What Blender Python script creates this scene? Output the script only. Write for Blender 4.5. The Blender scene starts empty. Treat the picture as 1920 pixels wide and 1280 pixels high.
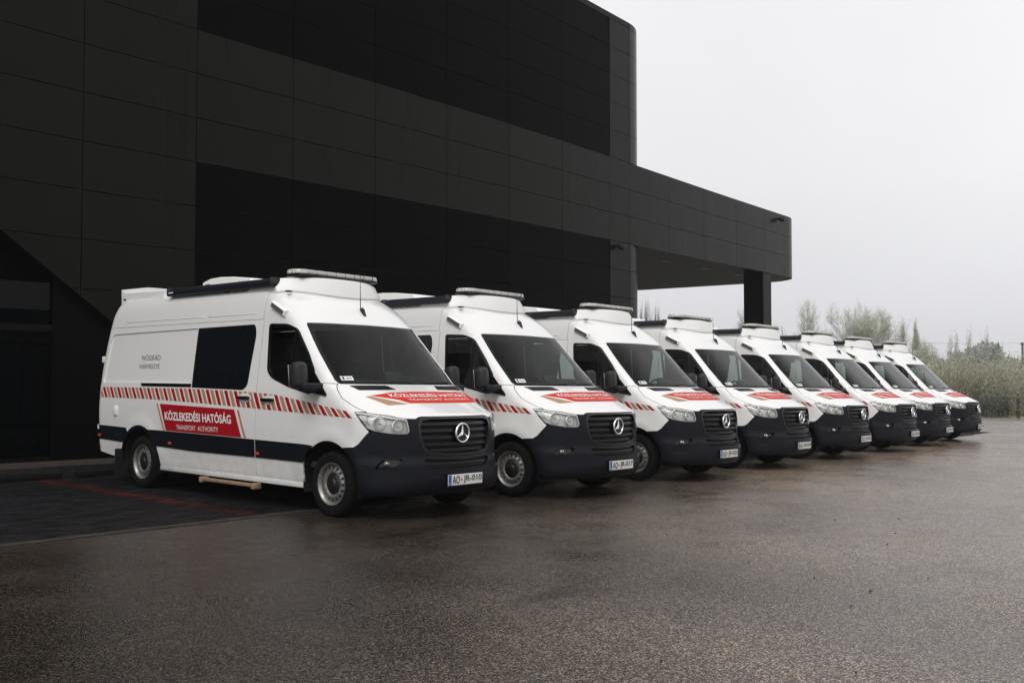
import bpy, bmesh, math, random, bisect
import numpy as np
from mathutils import Vector, Matrix
from mathutils.geometry import delaunay_2d_cdt
random.seed(7)
S = bpy.context.scene
COL = S.collection
R = math.radians
# ------------------------------------------------------------------ camera
cam_d = bpy.data.cameras.new('camera'); cam = bpy.data.objects.new('camera', cam_d); COL.objects.link(cam)
cam_d.sensor_width = 36.0; cam_d.lens = 33.88; cam_d.clip_start = 0.1; cam_d.clip_end = 3000
cam.matrix_world = Matrix(((0.65135, -0.04034, -0.7577, -7.4817), (-0.75871, -0.02096, -0.6511, -8.1064),
                           (0.01039, 0.99897, -0.04426, 1.4191), (0, 0, 0, 1)))
S.camera = cam
# ------------------------------------------------------------------ world and sun (bright overcast)
SUN_EL, SUN_AZ = 48.0, 243.0          # compass-like azimuth the light comes from (0 = +Y, clockwise)
W = bpy.data.worlds.new('World'); S.world = W; W.use_nodes = True
wn, wl = W.node_tree.nodes, W.node_tree.links
wn.clear()
wout = wn.new('ShaderNodeOutputWorld'); wbg = wn.new('ShaderNodeBackground'); wbg.inputs['Strength'].default_value = 0.1
sky = wn.new('ShaderNodeTexSky'); sky.sky_type = 'NISHITA'; sky.sun_disc = False
sky.sun_elevation = R(SUN_EL); sky.sun_rotation = R(SUN_AZ); sky.air_density = 1.5; sky.dust_density = 4.0
tc = wn.new('ShaderNodeTexCoord'); sep = wn.new('ShaderNodeSeparateXYZ')
ramp = wn.new('ShaderNodeValToRGB')
for e, (p, c) in enumerate([(0.0, (6.7, 6.75, 7.2)), (0.08, (7.9, 7.9, 8.3)), (0.2, (9.1, 9.05, 9.25)), (0.36, (9.6, 9.55, 9.75)), (1.0, (9.4, 9.4, 9.6))]):
    el = ramp.color_ramp.elements[e] if e < 2 else ramp.color_ramp.elements.new(p)
    el.position = p; el.color = (*c, 1)
nz = wn.new('ShaderNodeTexNoise'); nz.inputs['Scale'].default_value = 1.7; nz.inputs['Detail'].default_value = 4
nmap = wn.new('ShaderNodeMapRange'); nmap.inputs['To Min'].default_value = 0.85; nmap.inputs['To Max'].default_value = 1.14
mul = wn.new('ShaderNodeMixRGB'); mul.blend_type = 'MULTIPLY'; mul.inputs['Fac'].default_value = 1
mixs = wn.new('ShaderNodeMixRGB'); mixs.inputs['Fac'].default_value = 0.94
wl.new(tc.outputs['Generated'], sep.inputs[0]); wl.new(sep.outputs['Z'], ramp.inputs[0])
wl.new(tc.outputs['Generated'], nz.inputs['Vector']); wl.new(nz.outputs['Fac'], nmap.inputs['Value'])
wl.new(ramp.outputs[0], mul.inputs[1]); wl.new(nmap.outputs[0], mul.inputs[2])
wl.new(sky.outputs[0], mixs.inputs[1]); wl.new(mul.outputs[0], mixs.inputs[2])
wl.new(mixs.outputs[0], wbg.inputs['Color']); wl.new(wbg.outputs[0], wout.inputs['Surface'])
sun_d = bpy.data.lights.new('sun', 'SUN'); sun_d.energy = 1.5; sun_d.angle = R(25); sun_d.color = (1.0, 0.97, 0.93)
sun = bpy.data.objects.new('sun', sun_d); COL.objects.link(sun)
sdir = Vector((math.sin(R(SUN_AZ)) * math.cos(R(SUN_EL)), math.cos(R(SUN_AZ)) * math.cos(R(SUN_EL)), math.sin(R(SUN_EL))))
sun.rotation_euler = sdir.to_track_quat('Z', 'Y').to_euler()
S.view_settings.view_transform = 'Standard'; S.view_settings.look = 'None'
S.view_settings.exposure = 0.0; S.view_settings.gamma = 1.0; S.view_settings.use_curve_mapping = False
S.render.engine = 'CYCLES'
S.cycles.max_bounces = 8; S.cycles.transparent_max_bounces = 24; S.cycles.volume_bounces = 1
S.cycles.use_denoising = True; S.cycles.caustics_reflective = False; S.cycles.caustics_refractive = False

# ------------------------------------------------------------------ helpers
def mat(name, col, rough=0.5, metal=0.0, spec=0.5, coat=0.0, emit=None):
    m = bpy.data.materials.new(name); m.use_nodes = True
    b = m.node_tree.nodes['Principled BSDF']
    b.inputs['Base Color'].default_value = (*col, 1); b.inputs['Roughness'].default_value = rough
    b.inputs['Metallic'].default_value = metal; b.inputs['Specular IOR Level'].default_value = spec
    b.inputs['Coat Weight'].default_value = coat; b.inputs['Coat Roughness'].default_value = 0.06
    return m
def node(m, kind, **kw):
    n = m.node_tree.nodes.new(kind)
    for k, v in kw.items():
        if k in n.inputs: n.inputs[k].default_value = v
        else: setattr(n, k, v)
    return n
def link(m, a, b): m.node_tree.links.new(a, b)
def bsdf(m): return m.node_tree.nodes['Principled BSDF']
def noise_tint(m, scale, lo, hi, detail=4, coord='Object', stretch=(1, 1, 1), rough=None):
    """multiply the base colour by noise in [lo,hi]"""
    b = bsdf(m); c = tuple(b.inputs['Base Color'].default_value)
    t = node(m, 'ShaderNodeTexCoord'); mp = node(m, 'ShaderNodeMapping', Scale=stretch)
    n = node(m, 'ShaderNodeTexNoise', Scale=scale, Detail=detail)
    r = node(m, 'ShaderNodeMapRange'); r.inputs['From Min'].default_value = .3; r.inputs['From Max'].default_value = .7
    r.inputs['To Min'].default_value = lo; r.inputs['To Max'].default_value = hi
    mx = node(m, 'ShaderNodeMixRGB', blend_type='MULTIPLY'); mx.inputs[0].default_value = 1; mx.inputs[1].default_value = c
    link(m, t.outputs[coord], mp.inputs[0]); link(m, mp.outputs[0], n.inputs['Vector']); link(m, n.outputs['Fac'], r.inputs['Value'])
    link(m, r.outputs[0], mx.inputs[2]); link(m, mx.outputs[0], b.inputs['Base Color'])
    if rough:
        r2 = node(m, 'ShaderNodeMapRange'); r2.inputs['To Min'].default_value = rough[0]; r2.inputs['To Max'].default_value = rough[1]
        link(m, n.outputs['Fac'], r2.inputs['Value']); link(m, r2.outputs[0], b.inputs['Roughness'])
    return m
def glass(name, tint, refl_rough=0.02, dirt=0.0, ior=1.5):
    m = bpy.data.materials.new(name); m.use_nodes = True; nt = m.node_tree; nt.nodes.clear()
    o = node(m, 'ShaderNodeOutputMaterial'); tr = node(m, 'ShaderNodeBsdfTransparent'); tr.inputs[0].default_value = (*tint, 1)
    gl = node(m, 'ShaderNodeBsdfGlossy'); gl.inputs['Roughness'].default_value = refl_rough; gl.inputs[0].default_value = (1, 1, 1, 1)
    fr = node(m, 'ShaderNodeFresnel'); fr.inputs['IOR'].default_value = ior
    mx = node(m, 'ShaderNodeMixShader')
    link(m, fr.outputs[0], mx.inputs[0]); link(m, tr.outputs[0], mx.inputs[1]); link(m, gl.outputs[0], mx.inputs[2])
    last = mx
    if dirt:
        df = node(m, 'ShaderNodeBsdfDiffuse'); df.inputs[0].default_value = (.45, .47, .45, 1)
        t = node(m, 'ShaderNodeTexCoord'); n = node(m, 'ShaderNodeTexNoise', Scale=2.5, Detail=3)
        n2 = node(m, 'ShaderNodeTexVoronoi', Scale=110.0)
        ra = node(m, 'ShaderNodeMapRange'); ra.inputs['From Min'].default_value = .42; ra.inputs['From Max'].default_value = .72; ra.inputs['To Max'].default_value = dirt
        rb = node(m, 'ShaderNodeMapRange'); rb.inputs['From Min'].default_value = .15; rb.inputs['From Max'].default_value = .55; rb.inputs['To Min'].default_value = 1.0; rb.inputs['To Max'].default_value = .35
        mm = node(m, 'ShaderNodeMath', operation='MULTIPLY')
        m2 = node(m, 'ShaderNodeMixShader')
        link(m, t.outputs['Object'], n.inputs['Vector']); link(m, t.outputs['Object'], n2.inputs['Vector'])
        link(m, n.outputs['Fac'], ra.inputs['Value']); link(m, n2.outputs['Distance'], rb.inputs['Value'])
        link(m, ra.outputs[0], mm.inputs[0]); link(m, rb.outputs[0], mm.inputs[1]); link(m, mm.outputs[0], m2.inputs[0])
        link(m, mx.outputs[0], m2.inputs[1]); link(m, df.outputs[0], m2.inputs[2]); last = m2
    link(m, last.outputs[0], o.inputs['Surface'])
    return m
def link_obj(name, me, parent=None):
    o = bpy.data.objects.new(name, me); COL.objects.link(o)
    if parent is not None: o.parent = parent
    return o
def mesh(name, V, F, mats, parent=None, smooth=False, midx=None):
    me = bpy.data.meshes.new(name); me.from_pydata([tuple(v) for v in V], [], F)
    for m in (mats if isinstance(mats, (list, tuple)) else [mats]): me.materials.append(m)
    if midx is not None: me.polygons.foreach_set('material_index', midx)
    if smooth: me.polygons.foreach_set('use_smooth', [True] * len(me.polygons))
    me.update()
    return link_obj(name, me, parent)
def empty(name, loc=(0, 0, 0), parent=None):
    o = bpy.data.objects.new(name, None); COL.objects.link(o); o.location = loc; o.empty_display_size = .3
    if parent is not None: o.parent = parent
    return o
def tag(o, label=None, cat=None, group=None, kind=None):
    for k, v in (('label', label), ('category', cat), ('group', group), ('kind', kind)):
        if v: o[k] = v
    return o
BOXF = [(0, 3, 2, 1), (4, 5, 6, 7), (0, 1, 5, 4), (1, 2, 6, 5), (2, 3, 7, 6), (3, 0, 4, 7)]
def boxv(x0, x1, y0, y1, z0, z1):
    return [(x0, y0, z0), (x1, y0, z0), (x1, y1, z0), (x0, y1, z0), (x0, y0, z1), (x1, y0, z1), (x1, y1, z1), (x0, y1, z1)]
def box(name, x0, x1, y0, y1, z0, z1, m, parent=None, bev=0.0, seg=2, rot=None, smooth=True):
    bm = bmesh.new(); c = Vector(((x0 + x1) / 2, (y0 + y1) / 2, (z0 + z1) / 2))
    vs = [bm.verts.new(Vector(v) - c) for v in boxv(x0, x1, y0, y1, z0, z1)]
    for f in BOXF: bm.faces.new([vs[i] for i in f])
    if bev: bmesh.ops.bevel(bm, geom=bm.edges[:], offset=bev, segments=seg, affect='EDGES', profile=.5)
    if rot: bmesh.ops.transform(bm, matrix=Matrix.Rotation(rot[0], 4, rot[1]), verts=bm.verts)
    bmesh.ops.translate(bm, vec=c, verts=bm.verts)
    me = bpy.data.meshes.new(name); bm.to_mesh(me); bm.free(); me.materials.append(m)
    if bev and smooth: me.polygons.foreach_set('use_smooth', [True] * len(me.polygons)); me.set_sharp_from_angle(angle=R(40))
    return link_obj(name, me, parent)
def lathe(name, prof, n, m, parent=None, origin=(0, 0, 0), axis='X', smooth=True, ang=2 * math.pi, a0=0.0):
    """prof: list of (r, h) ; h along axis"""
    V, F = [], []; full = abs(ang - 2 * math.pi) < 1e-6; k = len(prof); cnt = n if full else n + 1
    for i in range(cnt):
        th = a0 + ang * i / n; c, s = math.cos(th), math.sin(th)
        for r, h in prof:
            p = (h, r * c, r * s) if axis == 'X' else ((r * c, r * s, h) if axis == 'Z' else (r * s, h, r * c))
            V.append((origin[0] + p[0], origin[1] + p[1], origin[2] + p[2]))
    for i in range(n):
        j = (i + 1) % cnt
        for q in range(k - 1): F.append((i * k + q, j * k + q, j * k + q + 1, i * k + q + 1))
    o = mesh(name, V, F, m, parent, smooth)
    if smooth: o.data.set_sharp_from_angle(angle=R(50))
    return o
def tube(name, pts, r, m, parent=None, n=6, caps=True, rads=None):
    V, F = [], []; pts = [Vector(p) for p in pts]
    for i, p in enumerate(pts):
        d = (pts[min(i + 1, len(pts) - 1)] - pts[max(i - 1, 0)]).normalized()
        a = d.orthogonal().normalized() if i == 0 else (a - d * a.dot(d)).normalized()
        b = d.cross(a); rr = rads[i] if rads else r
        for k in range(n):
            t = 2 * math.pi * k / n; V.append(p + (a * math.cos(t) + b * math.sin(t)) * rr)
    for i in range(len(pts) - 1):
        for k in range(n): F.append((i * n + k, i * n + (k + 1) % n, (i + 1) * n + (k + 1) % n, (i + 1) * n + k))
    if caps: F.append(tuple(range(n))[::-1]); F.append(tuple((len(pts) - 1) * n + k for k in range(n)))
    return mesh(name, V, F, m, parent, True)
def text_geo(body, bold=0.0, spacing=1.0, max_edge=0.0):
    """flat letter mesh scaled to the unit box: verts (u,v) in 0..1, faces"""
    cu = bpy.data.curves.new('letters', 'FONT'); cu.body = body; cu.offset = bold; cu.space_character = spacing; cu.resolution_u = 3
    cu.align_x = 'LEFT'
    ob = bpy.data.objects.new('letters', cu); COL.objects.link(ob)
    dg = bpy.context.evaluated_depsgraph_get(); me = bpy.data.meshes.new_from_object(ob.evaluated_get(dg))
    bm = bmesh.new(); bm.from_mesh(me); bmesh.ops.triangulate(bm, faces=bm.faces)
    V = [v.co.copy() for v in bm.verts]
    xs = [v.x for v in V]; x0, x1 = min(xs), max(xs); ys = [v.y for v in V]; y0, y1 = min(ys), max(ys)
    for v in bm.verts: v.co = Vector(((v.co.x - x0) / (x1 - x0), (v.co.y - y0) / (y1 - y0), 0))
    if max_edge:
        for _ in range(4):
            es = [e for e in bm.edges if abs(e.verts[0].co.x - e.verts[1].co.x) > max_edge]
            if not es: break
            bmesh.ops.subdivide_edges(bm, edges=es, cuts=1); bmesh.ops.triangulate(bm, faces=bm.faces)
    bm.verts.index_update()
    out = [(v.co.x, v.co.y) for v in bm.verts], [tuple(v.index for v in f.verts) for f in bm.faces]
    bm.free(); bpy.data.objects.remove(ob); bpy.data.curves.remove(cu); bpy.data.meshes.remove(me)
    return out
# ------------------------------------------------------------------ ground
def asphalt_mat():
    m = mat('asphalt', (.06, .055, .05), .6, 0, .30); b = bsdf(m)
    t = node(m, 'ShaderNodeTexCoord')
    v = node(m, 'ShaderNodeTexVoronoi', Scale=115.0); v.inputs['Randomness'].default_value = 1
    fine = node(m, 'ShaderNodeTexNoise', Scale=230.0, Detail=2)
    big = node(m, 'ShaderNodeTexNoise', Scale=.22, Detail=5); mid = node(m, 'ShaderNodeTexNoise', Scale=1.3, Detail=4)
    for n in (v, fine, big, mid): link(m, t.outputs['Object'], n.inputs['Vector'])
    sp = node(m, 'ShaderNodeSeparateColor'); link(m, v.outputs['Color'], sp.inputs[0])
    r1 = node(m, 'ShaderNodeValToRGB')          # stone colours
    for e, (p, c) in enumerate([(0, (.005, .004, .0036)), (.35, (.0160, .0122, .0096)), (.7, (.049, .0378, .0290)), (1.0, (.162, .125, .095))]):
        el = r1.color_ramp.elements[e] if e < 2 else r1.color_ramp.elements.new(p)
        el.position = p; el.color = (*c, 1)
    link(m, sp.outputs[0], r1.inputs[0])
    rb = node(m, 'ShaderNodeMapRange'); rb.inputs['From Min'].default_value = .32; rb.inputs['From Max'].default_value = .68; rb.inputs['To Min'].default_value = .72; rb.inputs['To Max'].default_value = 1.22
    link(m, big.outputs['Fac'], rb.inputs['Value'])
    rm = node(m, 'ShaderNodeMapRange'); rm.inputs['From Min'].default_value = .3; rm.inputs['From Max'].default_value = .7; rm.inputs['To Min'].default_value = .9; rm.inputs['To Max'].default_value = 1.08
    link(m, mid.outputs['Fac'], rm.inputs['Value'])
    rf = node(m, 'ShaderNodeMapRange'); rf.inputs['To Min'].default_value = .55; rf.inputs['To Max'].default_value = 1.45
    link(m, fine.outputs['Fac'], rf.inputs['Value'])
    mm = node(m, 'ShaderNodeMath', operation='MULTIPLY'); link(m, rb.outputs[0], mm.inputs[0]); link(m, rm.outputs[0], mm.inputs[1])
    m3 = node(m, 'ShaderNodeMath', operation='MULTIPLY'); link(m, mm.outputs[0], m3.inputs[0]); link(m, rf.outputs[0], m3.inputs[1])
    # dark oil spots and tar stains
    st = node(m, 'ShaderNodeTexNoise', Scale=.55, Detail=6, Roughness=.62); mp = node(m, 'ShaderNodeMapping', Scale=(.5, 1.6, 1), Location=(3.1, 1.7, 0))
    link(m, t.outputs['Object'], mp.inputs[0]); link(m, mp.outputs[0], st.inputs['Vector'])
    rs = node(m, 'ShaderNodeMapRange'); rs.inputs['From Min'].default_value = .60; rs.inputs['From Max'].default_value = .70; rs.inputs['To Min'].default_value = 1; rs.inputs['To Max'].default_value = .45
    link(m, st.outputs['Fac'], rs.inputs['Value'])
    m4 = node(m, 'ShaderNodeMath', operation='MULTIPLY'); link(m, m3.outputs[0], m4.inputs[0]); link(m, rs.outputs[0], m4.inputs[1])
    # worn, paler lane beyond the resurfacing seam; bright-right, dark-left light also painted in
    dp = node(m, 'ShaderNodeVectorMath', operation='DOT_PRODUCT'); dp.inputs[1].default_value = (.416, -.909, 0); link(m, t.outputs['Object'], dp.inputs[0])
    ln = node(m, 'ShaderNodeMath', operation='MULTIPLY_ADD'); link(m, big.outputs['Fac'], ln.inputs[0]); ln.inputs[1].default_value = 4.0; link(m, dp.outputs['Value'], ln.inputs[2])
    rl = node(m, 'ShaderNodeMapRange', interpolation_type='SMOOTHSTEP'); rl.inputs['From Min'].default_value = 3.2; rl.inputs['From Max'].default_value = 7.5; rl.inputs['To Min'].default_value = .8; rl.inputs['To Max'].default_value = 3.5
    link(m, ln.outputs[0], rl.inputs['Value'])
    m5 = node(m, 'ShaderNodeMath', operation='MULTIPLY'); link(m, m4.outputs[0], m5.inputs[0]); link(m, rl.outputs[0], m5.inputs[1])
    mx = node(m, 'ShaderNodeMixRGB', blend_type='MULTIPLY'); mx.inputs[0].default_value = 1
    link(m, r1.outputs[0], mx.inputs[1]); link(m, m5.outputs[0], mx.inputs[2]); link(m, mx.outputs[0], b.inputs['Base Color'])
    rr = node(m, 'ShaderNodeMapRange'); rr.inputs['From Min'].default_value = .35; rr.inputs['From Max'].default_value = .65; rr.inputs['To Min'].default_value = .22; rr.inputs['To Max'].default_value = .38
    link(m, mid.outputs['Fac'], rr.inputs['Value']); link(m, rr.outputs[0], b.inputs['Roughness'])
    bp = node(m, 'ShaderNodeBump'); bp.inputs['Strength'].default_value = .5; bp.inputs['Distance'].default_value = .0035
    link(m, v.outputs['Distance'], bp.inputs['Height']); link(m, bp.outputs[0], b.inputs['Normal'])
    return m
M = {}
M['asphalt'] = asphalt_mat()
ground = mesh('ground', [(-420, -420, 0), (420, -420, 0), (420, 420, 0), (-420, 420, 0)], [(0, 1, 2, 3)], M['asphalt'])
tag(ground, kind='structure')

# meadow beyond the far edge of the yard
def soil_mat():
    m = mat('meadow_soil', (.10, .11, .055), .9); noise_tint(m, .8, .5, 1.5, 6); return m
M['soil'] = soil_mat()
fld = mesh('meadow', [(60, 3, .004), (420, -150, .004), (420, 420, .004), (45, 420, .004), (45, 60, .004)], [(0, 1, 2, 3, 4)], M['soil'])
tag(fld, kind='structure')

# ------------------------------------------------------------------ paved bays, kerb, footway
def paver_mat(name, col, isl):
    m = mat(name, col, .75, 0, .10); b = bsdf(m)
    g = node(m, 'ShaderNodeNewGeometry') if isl else node(m, 'ShaderNodeObjectInfo')
    t = node(m, 'ShaderNodeTexCoord'); n = node(m, 'ShaderNodeTexNoise', Scale=9.0, Detail=5)
    link(m, t.outputs['Object'], n.inputs['Vector'])
    r = node(m, 'ShaderNodeMapRange'); r.inputs['To Min'].default_value = .4; r.inputs['To Max'].default_value = 1.7
    link(m, g.outputs['Random Per Island' if isl else 'Random'], r.inputs['Value'])
    r2 = node(m, 'ShaderNodeMapRange'); r2.inputs['To Min'].default_value = .6; r2.inputs['To Max'].default_value = 1.4
    link(m, n.outputs['Fac'], r2.inputs['Value'])
    mm = node(m, 'ShaderNodeMath', operation='MULTIPLY'); link(m, r.outputs[0], mm.inputs[0]); link(m, r2.outputs[0], mm.inputs[1])
    mx = node(m, 'ShaderNodeMixRGB', blend_type='MULTIPLY'); mx.inputs[0].default_value = 1; mx.inputs[1].default_value = (*col, 1)
    link(m, mm.outputs[0], mx.inputs[2]); link(m, mx.outputs[0], b.inputs['Base Color'])
    return m
M['paver'] = paver_mat('paver_stone', (.0085, .0078, .0090), False); M['paver_i'] = paver_mat('paver_stone_field', (.0085, .0078, .0090), True)
M['paver_red'] = paver_mat('red_paver_stone', (.036, .007, .0055), False); M['paver_red_i'] = paver_mat('red_paver_stone_field', (.036, .007, .0055), True)
M['concrete'] = noise_tint(mat('concrete', (.040, .034, .029), .8, 0, .2), 6, .7, 1.25, 6)
M['concrete2'] = noise_tint(mat('footway_concrete', (.030, .028, .027), .8, 0, .2), 3, .7, 1.25, 6)
PW, PL, PZ = .10, .20, .008
bay = mesh('parking_pavement', [(-14, .62, .004), (27, .62, .004), (27, 6.5, .004), (-14, 6.5, .004)], [(0, 1, 2, 3)], mat('joint_sand', (.006, .006, .006), .9, 0, .1))
tag(bay, kind='structure')
def paver_box(x, y, w=PL, l=PW):
    g = .0025; c = .004
    lo = [(x - w / 2 + g, y - l / 2 + g), (x + w / 2 - g, y - l / 2 + g), (x + w / 2 - g, y + l / 2 - g), (x - w / 2 + g, y + l / 2 - g)]
    hi = [(x - w / 2 + g + c, y - l / 2 + g + c), (x + w / 2 - g - c, y - l / 2 + g + c), (x + w / 2 - g - c, y + l / 2 - g - c), (x - w / 2 + g + c, y + l / 2 - g - c)]
    return [(a, b, -.01) for a, b in lo] + [(a, b, PZ - .003) for a, b in lo] + [(a, b, PZ) for a, b in hi]
PAVF = [(8, 9, 10, 11)] + [(4 + i, 4 + (i + 1) % 4, 8 + (i + 1) % 4, 8 + i) for i in range(4)] + [(i, (i + 1) % 4, 4 + (i + 1) % 4, 4 + i) for i in range(4)]
RED_X = [-1.45 + 2.88 * k for k in range(9)]
cells = []
ny = int((6.45 - .63) / PW)
for j in range(ny):
    y = .63 + PW * (j + .5)
    x = -9.0 + (PL / 2 if j % 2 else 0)
    while x < 24:
        red = any(abs(x - rx) < PL / 2 + .001 for rx in RED_X) and y < 5.9
        cells.append((x, y, red)); x += PL
cx, cy = -7.48, -8.1
vis = sorted([c for c in cells if -5.0 < c[0] < -.9 and (c[0] + 7.48) / (c[1] + 8.1) > .285], key=lambda c: (c[0] - cx) ** 2 + (c[1] - cy) ** 2)[:300]
visset = set((round(c[0], 3), round(c[1], 3)) for c in vis)
pm = bpy.data.meshes.new('paver'); pm.from_pydata([(a, b, c) for a, b, c in paver_box(0, 0)], [], PAVF); pm.materials.append(M['paver'])
pmr = pm.copy(); pmr.materials.clear(); pmr.materials.append(M['paver_red'])
for x, y, red in vis:
    o = link_obj('paver', pmr if red else pm, bay); o.location = (x, y, random.uniform(-.0012, .0012))
    o.rotation_euler = (random.uniform(-.006, .006), random.uniform(-.006, .006), random.uniform(-.006, .006))
for want, key in ((False, 'paver_i'), (True, 'paver_red_i')):
    V, F = [], []
    for x, y, red in cells:
        if red != want or (round(x, 3), round(y, 3)) in visset: continue
        k = len(V); dz = random.uniform(-.0012, .0012)
        V += [(a, b, c + dz) for a, b, c in paver_box(x, y)]; F += [tuple(q + k for q in f) for f in PAVF]
    o = mesh('red_paver_field' if want else 'paver_field', V, F, M[key], bay); tag(o, kind='stuff')
edge = empty('edging_strip', (0, 0, 0)); tag(edge, kind='structure')
em = bpy.data.meshes.new('edging_stone'); em.from_pydata(boxv(-.497, .497, .5, .622, -.05, .010), [], BOXF); em.materials.append(M['concrete'])
for k in range(36):
    o = link_obj('edging_stone', em, edge); o.location = (-11 + k, 0, random.uniform(-.002, .002))
kerb = empty('kerb', (0, 0, 0)); tag(kerb, kind='structure')
km = bpy.data.meshes.new('kerb_stone'); km.from_pydata(boxv(-.1235, .1235, 6.5, 6.62, -.05, .12), [], BOXF); km.materials.append(M['concrete2'])
for k in range(44):
    o = link_obj('kerb_stone', km, kerb); o.location = (-7.0 + .25 * k, random.uniform(-.003, .003), random.uniform(-.003, .003))
mesh('kerb_run', boxv(4.0, 40, 6.5, 6.62, -.05, .12), BOXF, M['concrete2'], kerb)
fw = mesh('footway', boxv(-14, 40, 6.622, 8.6, -.05, .118), BOXF, M['concrete']); tag(fw, kind='structure')
M['rubber'] = noise_tint(mat('black_rubber', (.007, .007, .008), .75, 0, .15), 8, .7, 1.3)
for k, x0 in enumerate((-3.0, -.95)):
    st = box('wheel_stop', x0, x0 + 1.83, 5.72, 5.87, .008, .105, M['rubber'], None, .025)
    tag(st, ('black rubber wheel stop on the paving left of the nearest van', 'black rubber wheel stop behind the rear wheels of the nearest van')[k], 'wheel stop', 'rubber wheel stops')

# ------------------------------------------------------------------ building (its own upright frame; the yard falls 0.9 degrees across it)
SL = 0.0158
bld = empty('office_building')
bld.matrix_world = Matrix(((math.cos(SL), 0, -math.sin(SL), 0), (0, 1, 0, 0), (math.sin(SL), 0, math.cos(SL), 0), (0, 0, 0, 1)))
tag(bld, 'dark cladded modern building with rounded corner, black panel bands and roofed drive-through', 'building')
CU = Vector((-7.458, -8.106, 1.537)); KS = .945
def sc2(x, y): return (CU.x + KS * (x - CU.x), CU.y + KS * (y - CU.y))
JX = [-14.2, -11.75, -9.35, -6.95, -4.55, -2.15, .24, 2.43, 4.65, 6.9, 9.2, 11.55, 13.95, 16.45, 17.6, 20.2, 22.8, 25.5, 28.1, 30.6]
JY = [8.1, 8.1, 8.1, 8.1, 8.1, 8.15, 8.26, 8.29, 8.28, 8.28, 8.29, 8.32, 8.40, 8.52, 8.58, 8.74, 8.90, 9.05, 9.18, 9.30]
J = [sc2(x, y) for x, y in zip(JX, JY)]
I0 = 6                       # index of the joint at the left side of the picture; 7 = left side of the dark fields
def zrow(k): return 7.7134 - .8015 * k
def panel_mat(name, col, rough):
    m = mat(name, col, rough, 0.0, .10 if col[0] > .002 else .02); b = bsdf(m)
    oi = node(m, 'ShaderNodeObjectInfo'); t = node(m, 'ShaderNodeTexCoord'); n = node(m, 'ShaderNodeTexNoise', Scale=.7, Detail=5)
    mp = node(m, 'ShaderNodeMapping', Scale=(2.2, 2.2, .18)); link(m, t.outputs['Object'], mp.inputs[0]); link(m, mp.outputs[0], n.inputs['Vector'])
    r = node(m, 'ShaderNodeMapRange'); r.inputs['To Min'].default_value = .9; r.inputs['To Max'].default_value = 1.1; link(m, oi.outputs['Random'], r.inputs['Value'])
    r2 = node(m, 'ShaderNodeMapRange'); r2.inputs['To Min'].default_value = .6; r2.inputs['To Max'].default_value = 1.4; link(m, n.outputs['Fac'], r2.inputs['Value'])
    mm = node(m, 'ShaderNodeMath', operation='MULTIPLY'); link(m, r.outputs[0], mm.inputs[0]); link(m, r2.outputs[0], mm.inputs[1])
    mx = node(m, 'ShaderNodeMixRGB', blend_type='MULTIPLY'); mx.inputs[0].default_value = 1; mx.inputs[1].default_value = (*col, 1)
    link(m, mm.outputs[0], mx.inputs[2]); link(m, mx.outputs[0], b.inputs['Base Color'])
    r3 = node(m, 'ShaderNodeMapRange'); r3.inputs['To Min'].default_value = rough - .12; r3.inputs['To Max'].default_value = rough + .12; link(m, n.outputs['Fac'], r3.inputs['Value']); link(m, r3.outputs[0], b.inputs['Roughness'])
    return m
M['clad'] = panel_mat('grey_green_cladding', (.0042, .0044, .0024), .30)
M['clad_dark'] = panel_mat('black_cladding', (.0008, .0008, .0012), .33)
M['joint'] = mat('joint_black', (.004, .004, .004), .8)
M['soffit'] = noise_tint(mat('soffit_panel', (.016, .016, .016), .5, 0, .2), 1.5, .85, 1.15)
G2 = .007
def slab(name, P0, P1, za, zb, th, m, parent, poly=None, out=0.0):
    """flat cladding panel between plan points P0,P1; front face towards -Y; optional clip polygon in (s,z)"""
    d = Vector((P1[0] - P0[0], P1[1] - P0[1], 0)); L = d.length; d.normalize(); nrm = Vector((d.y, -d.x, 0))
    pts = poly if poly else [(G2, za + G2), (L - G2, za + G2), (L - G2, zb - G2), (G2, zb - G2)]
    V = []; n = len(pts); ta, tb = random.uniform(-.0035, .0035), random.uniform(-.0035, .0035)
    for o_ in (out, out - th):
        for s, z in pts:
            off = o_ + ta * (s / L - .5) + tb * ((z - za) / max(zb - za, .1) - .5); V.append((P0[0] + d.x * s + nrm.x * off, P0[1] + d.y * s + nrm.y * off, z))
    F = [tuple(range(n)), tuple(range(2 * n - 1, n - 1, -1))] + [(i, i + n, (i + 1) % n + n, (i + 1) % n) for i in range(n)]
    return mesh(name, V, F, m, parent)
def clip_diag(P0, P1, za, zb):
    """keep the part of a panel above the slanted cut over the glazed entrance"""
    L = math.hypot(P1[0] - P0[0], P1[1] - P0[1])
    def zc(s):
        x = P0[0] + (P1[0] - P0[0]) * s / L
        return 3.70 - (x + 1.44) * .74
    pts = [(G2, za + G2), (L - G2, za + G2), (L - G2, zb - G2), (G2, zb - G2)]
    out = []
    for i in range(4):
        a, b = pts[i], pts[(i + 1) % 4]; fa, fb = a[1] - zc(a[0]), b[1] - zc(b[0])
        if fa >= 0: out.append(a)
        if fa * fb < 0:
            t = fa / (fa - fb); out.append((a[0] + (b[0] - a[0]) * t, a[1] + (b[1] - a[1]) * t))
    return out
ROWS = list(range(-5, 10)); ZTOP = zrow(-5) + .17
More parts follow.
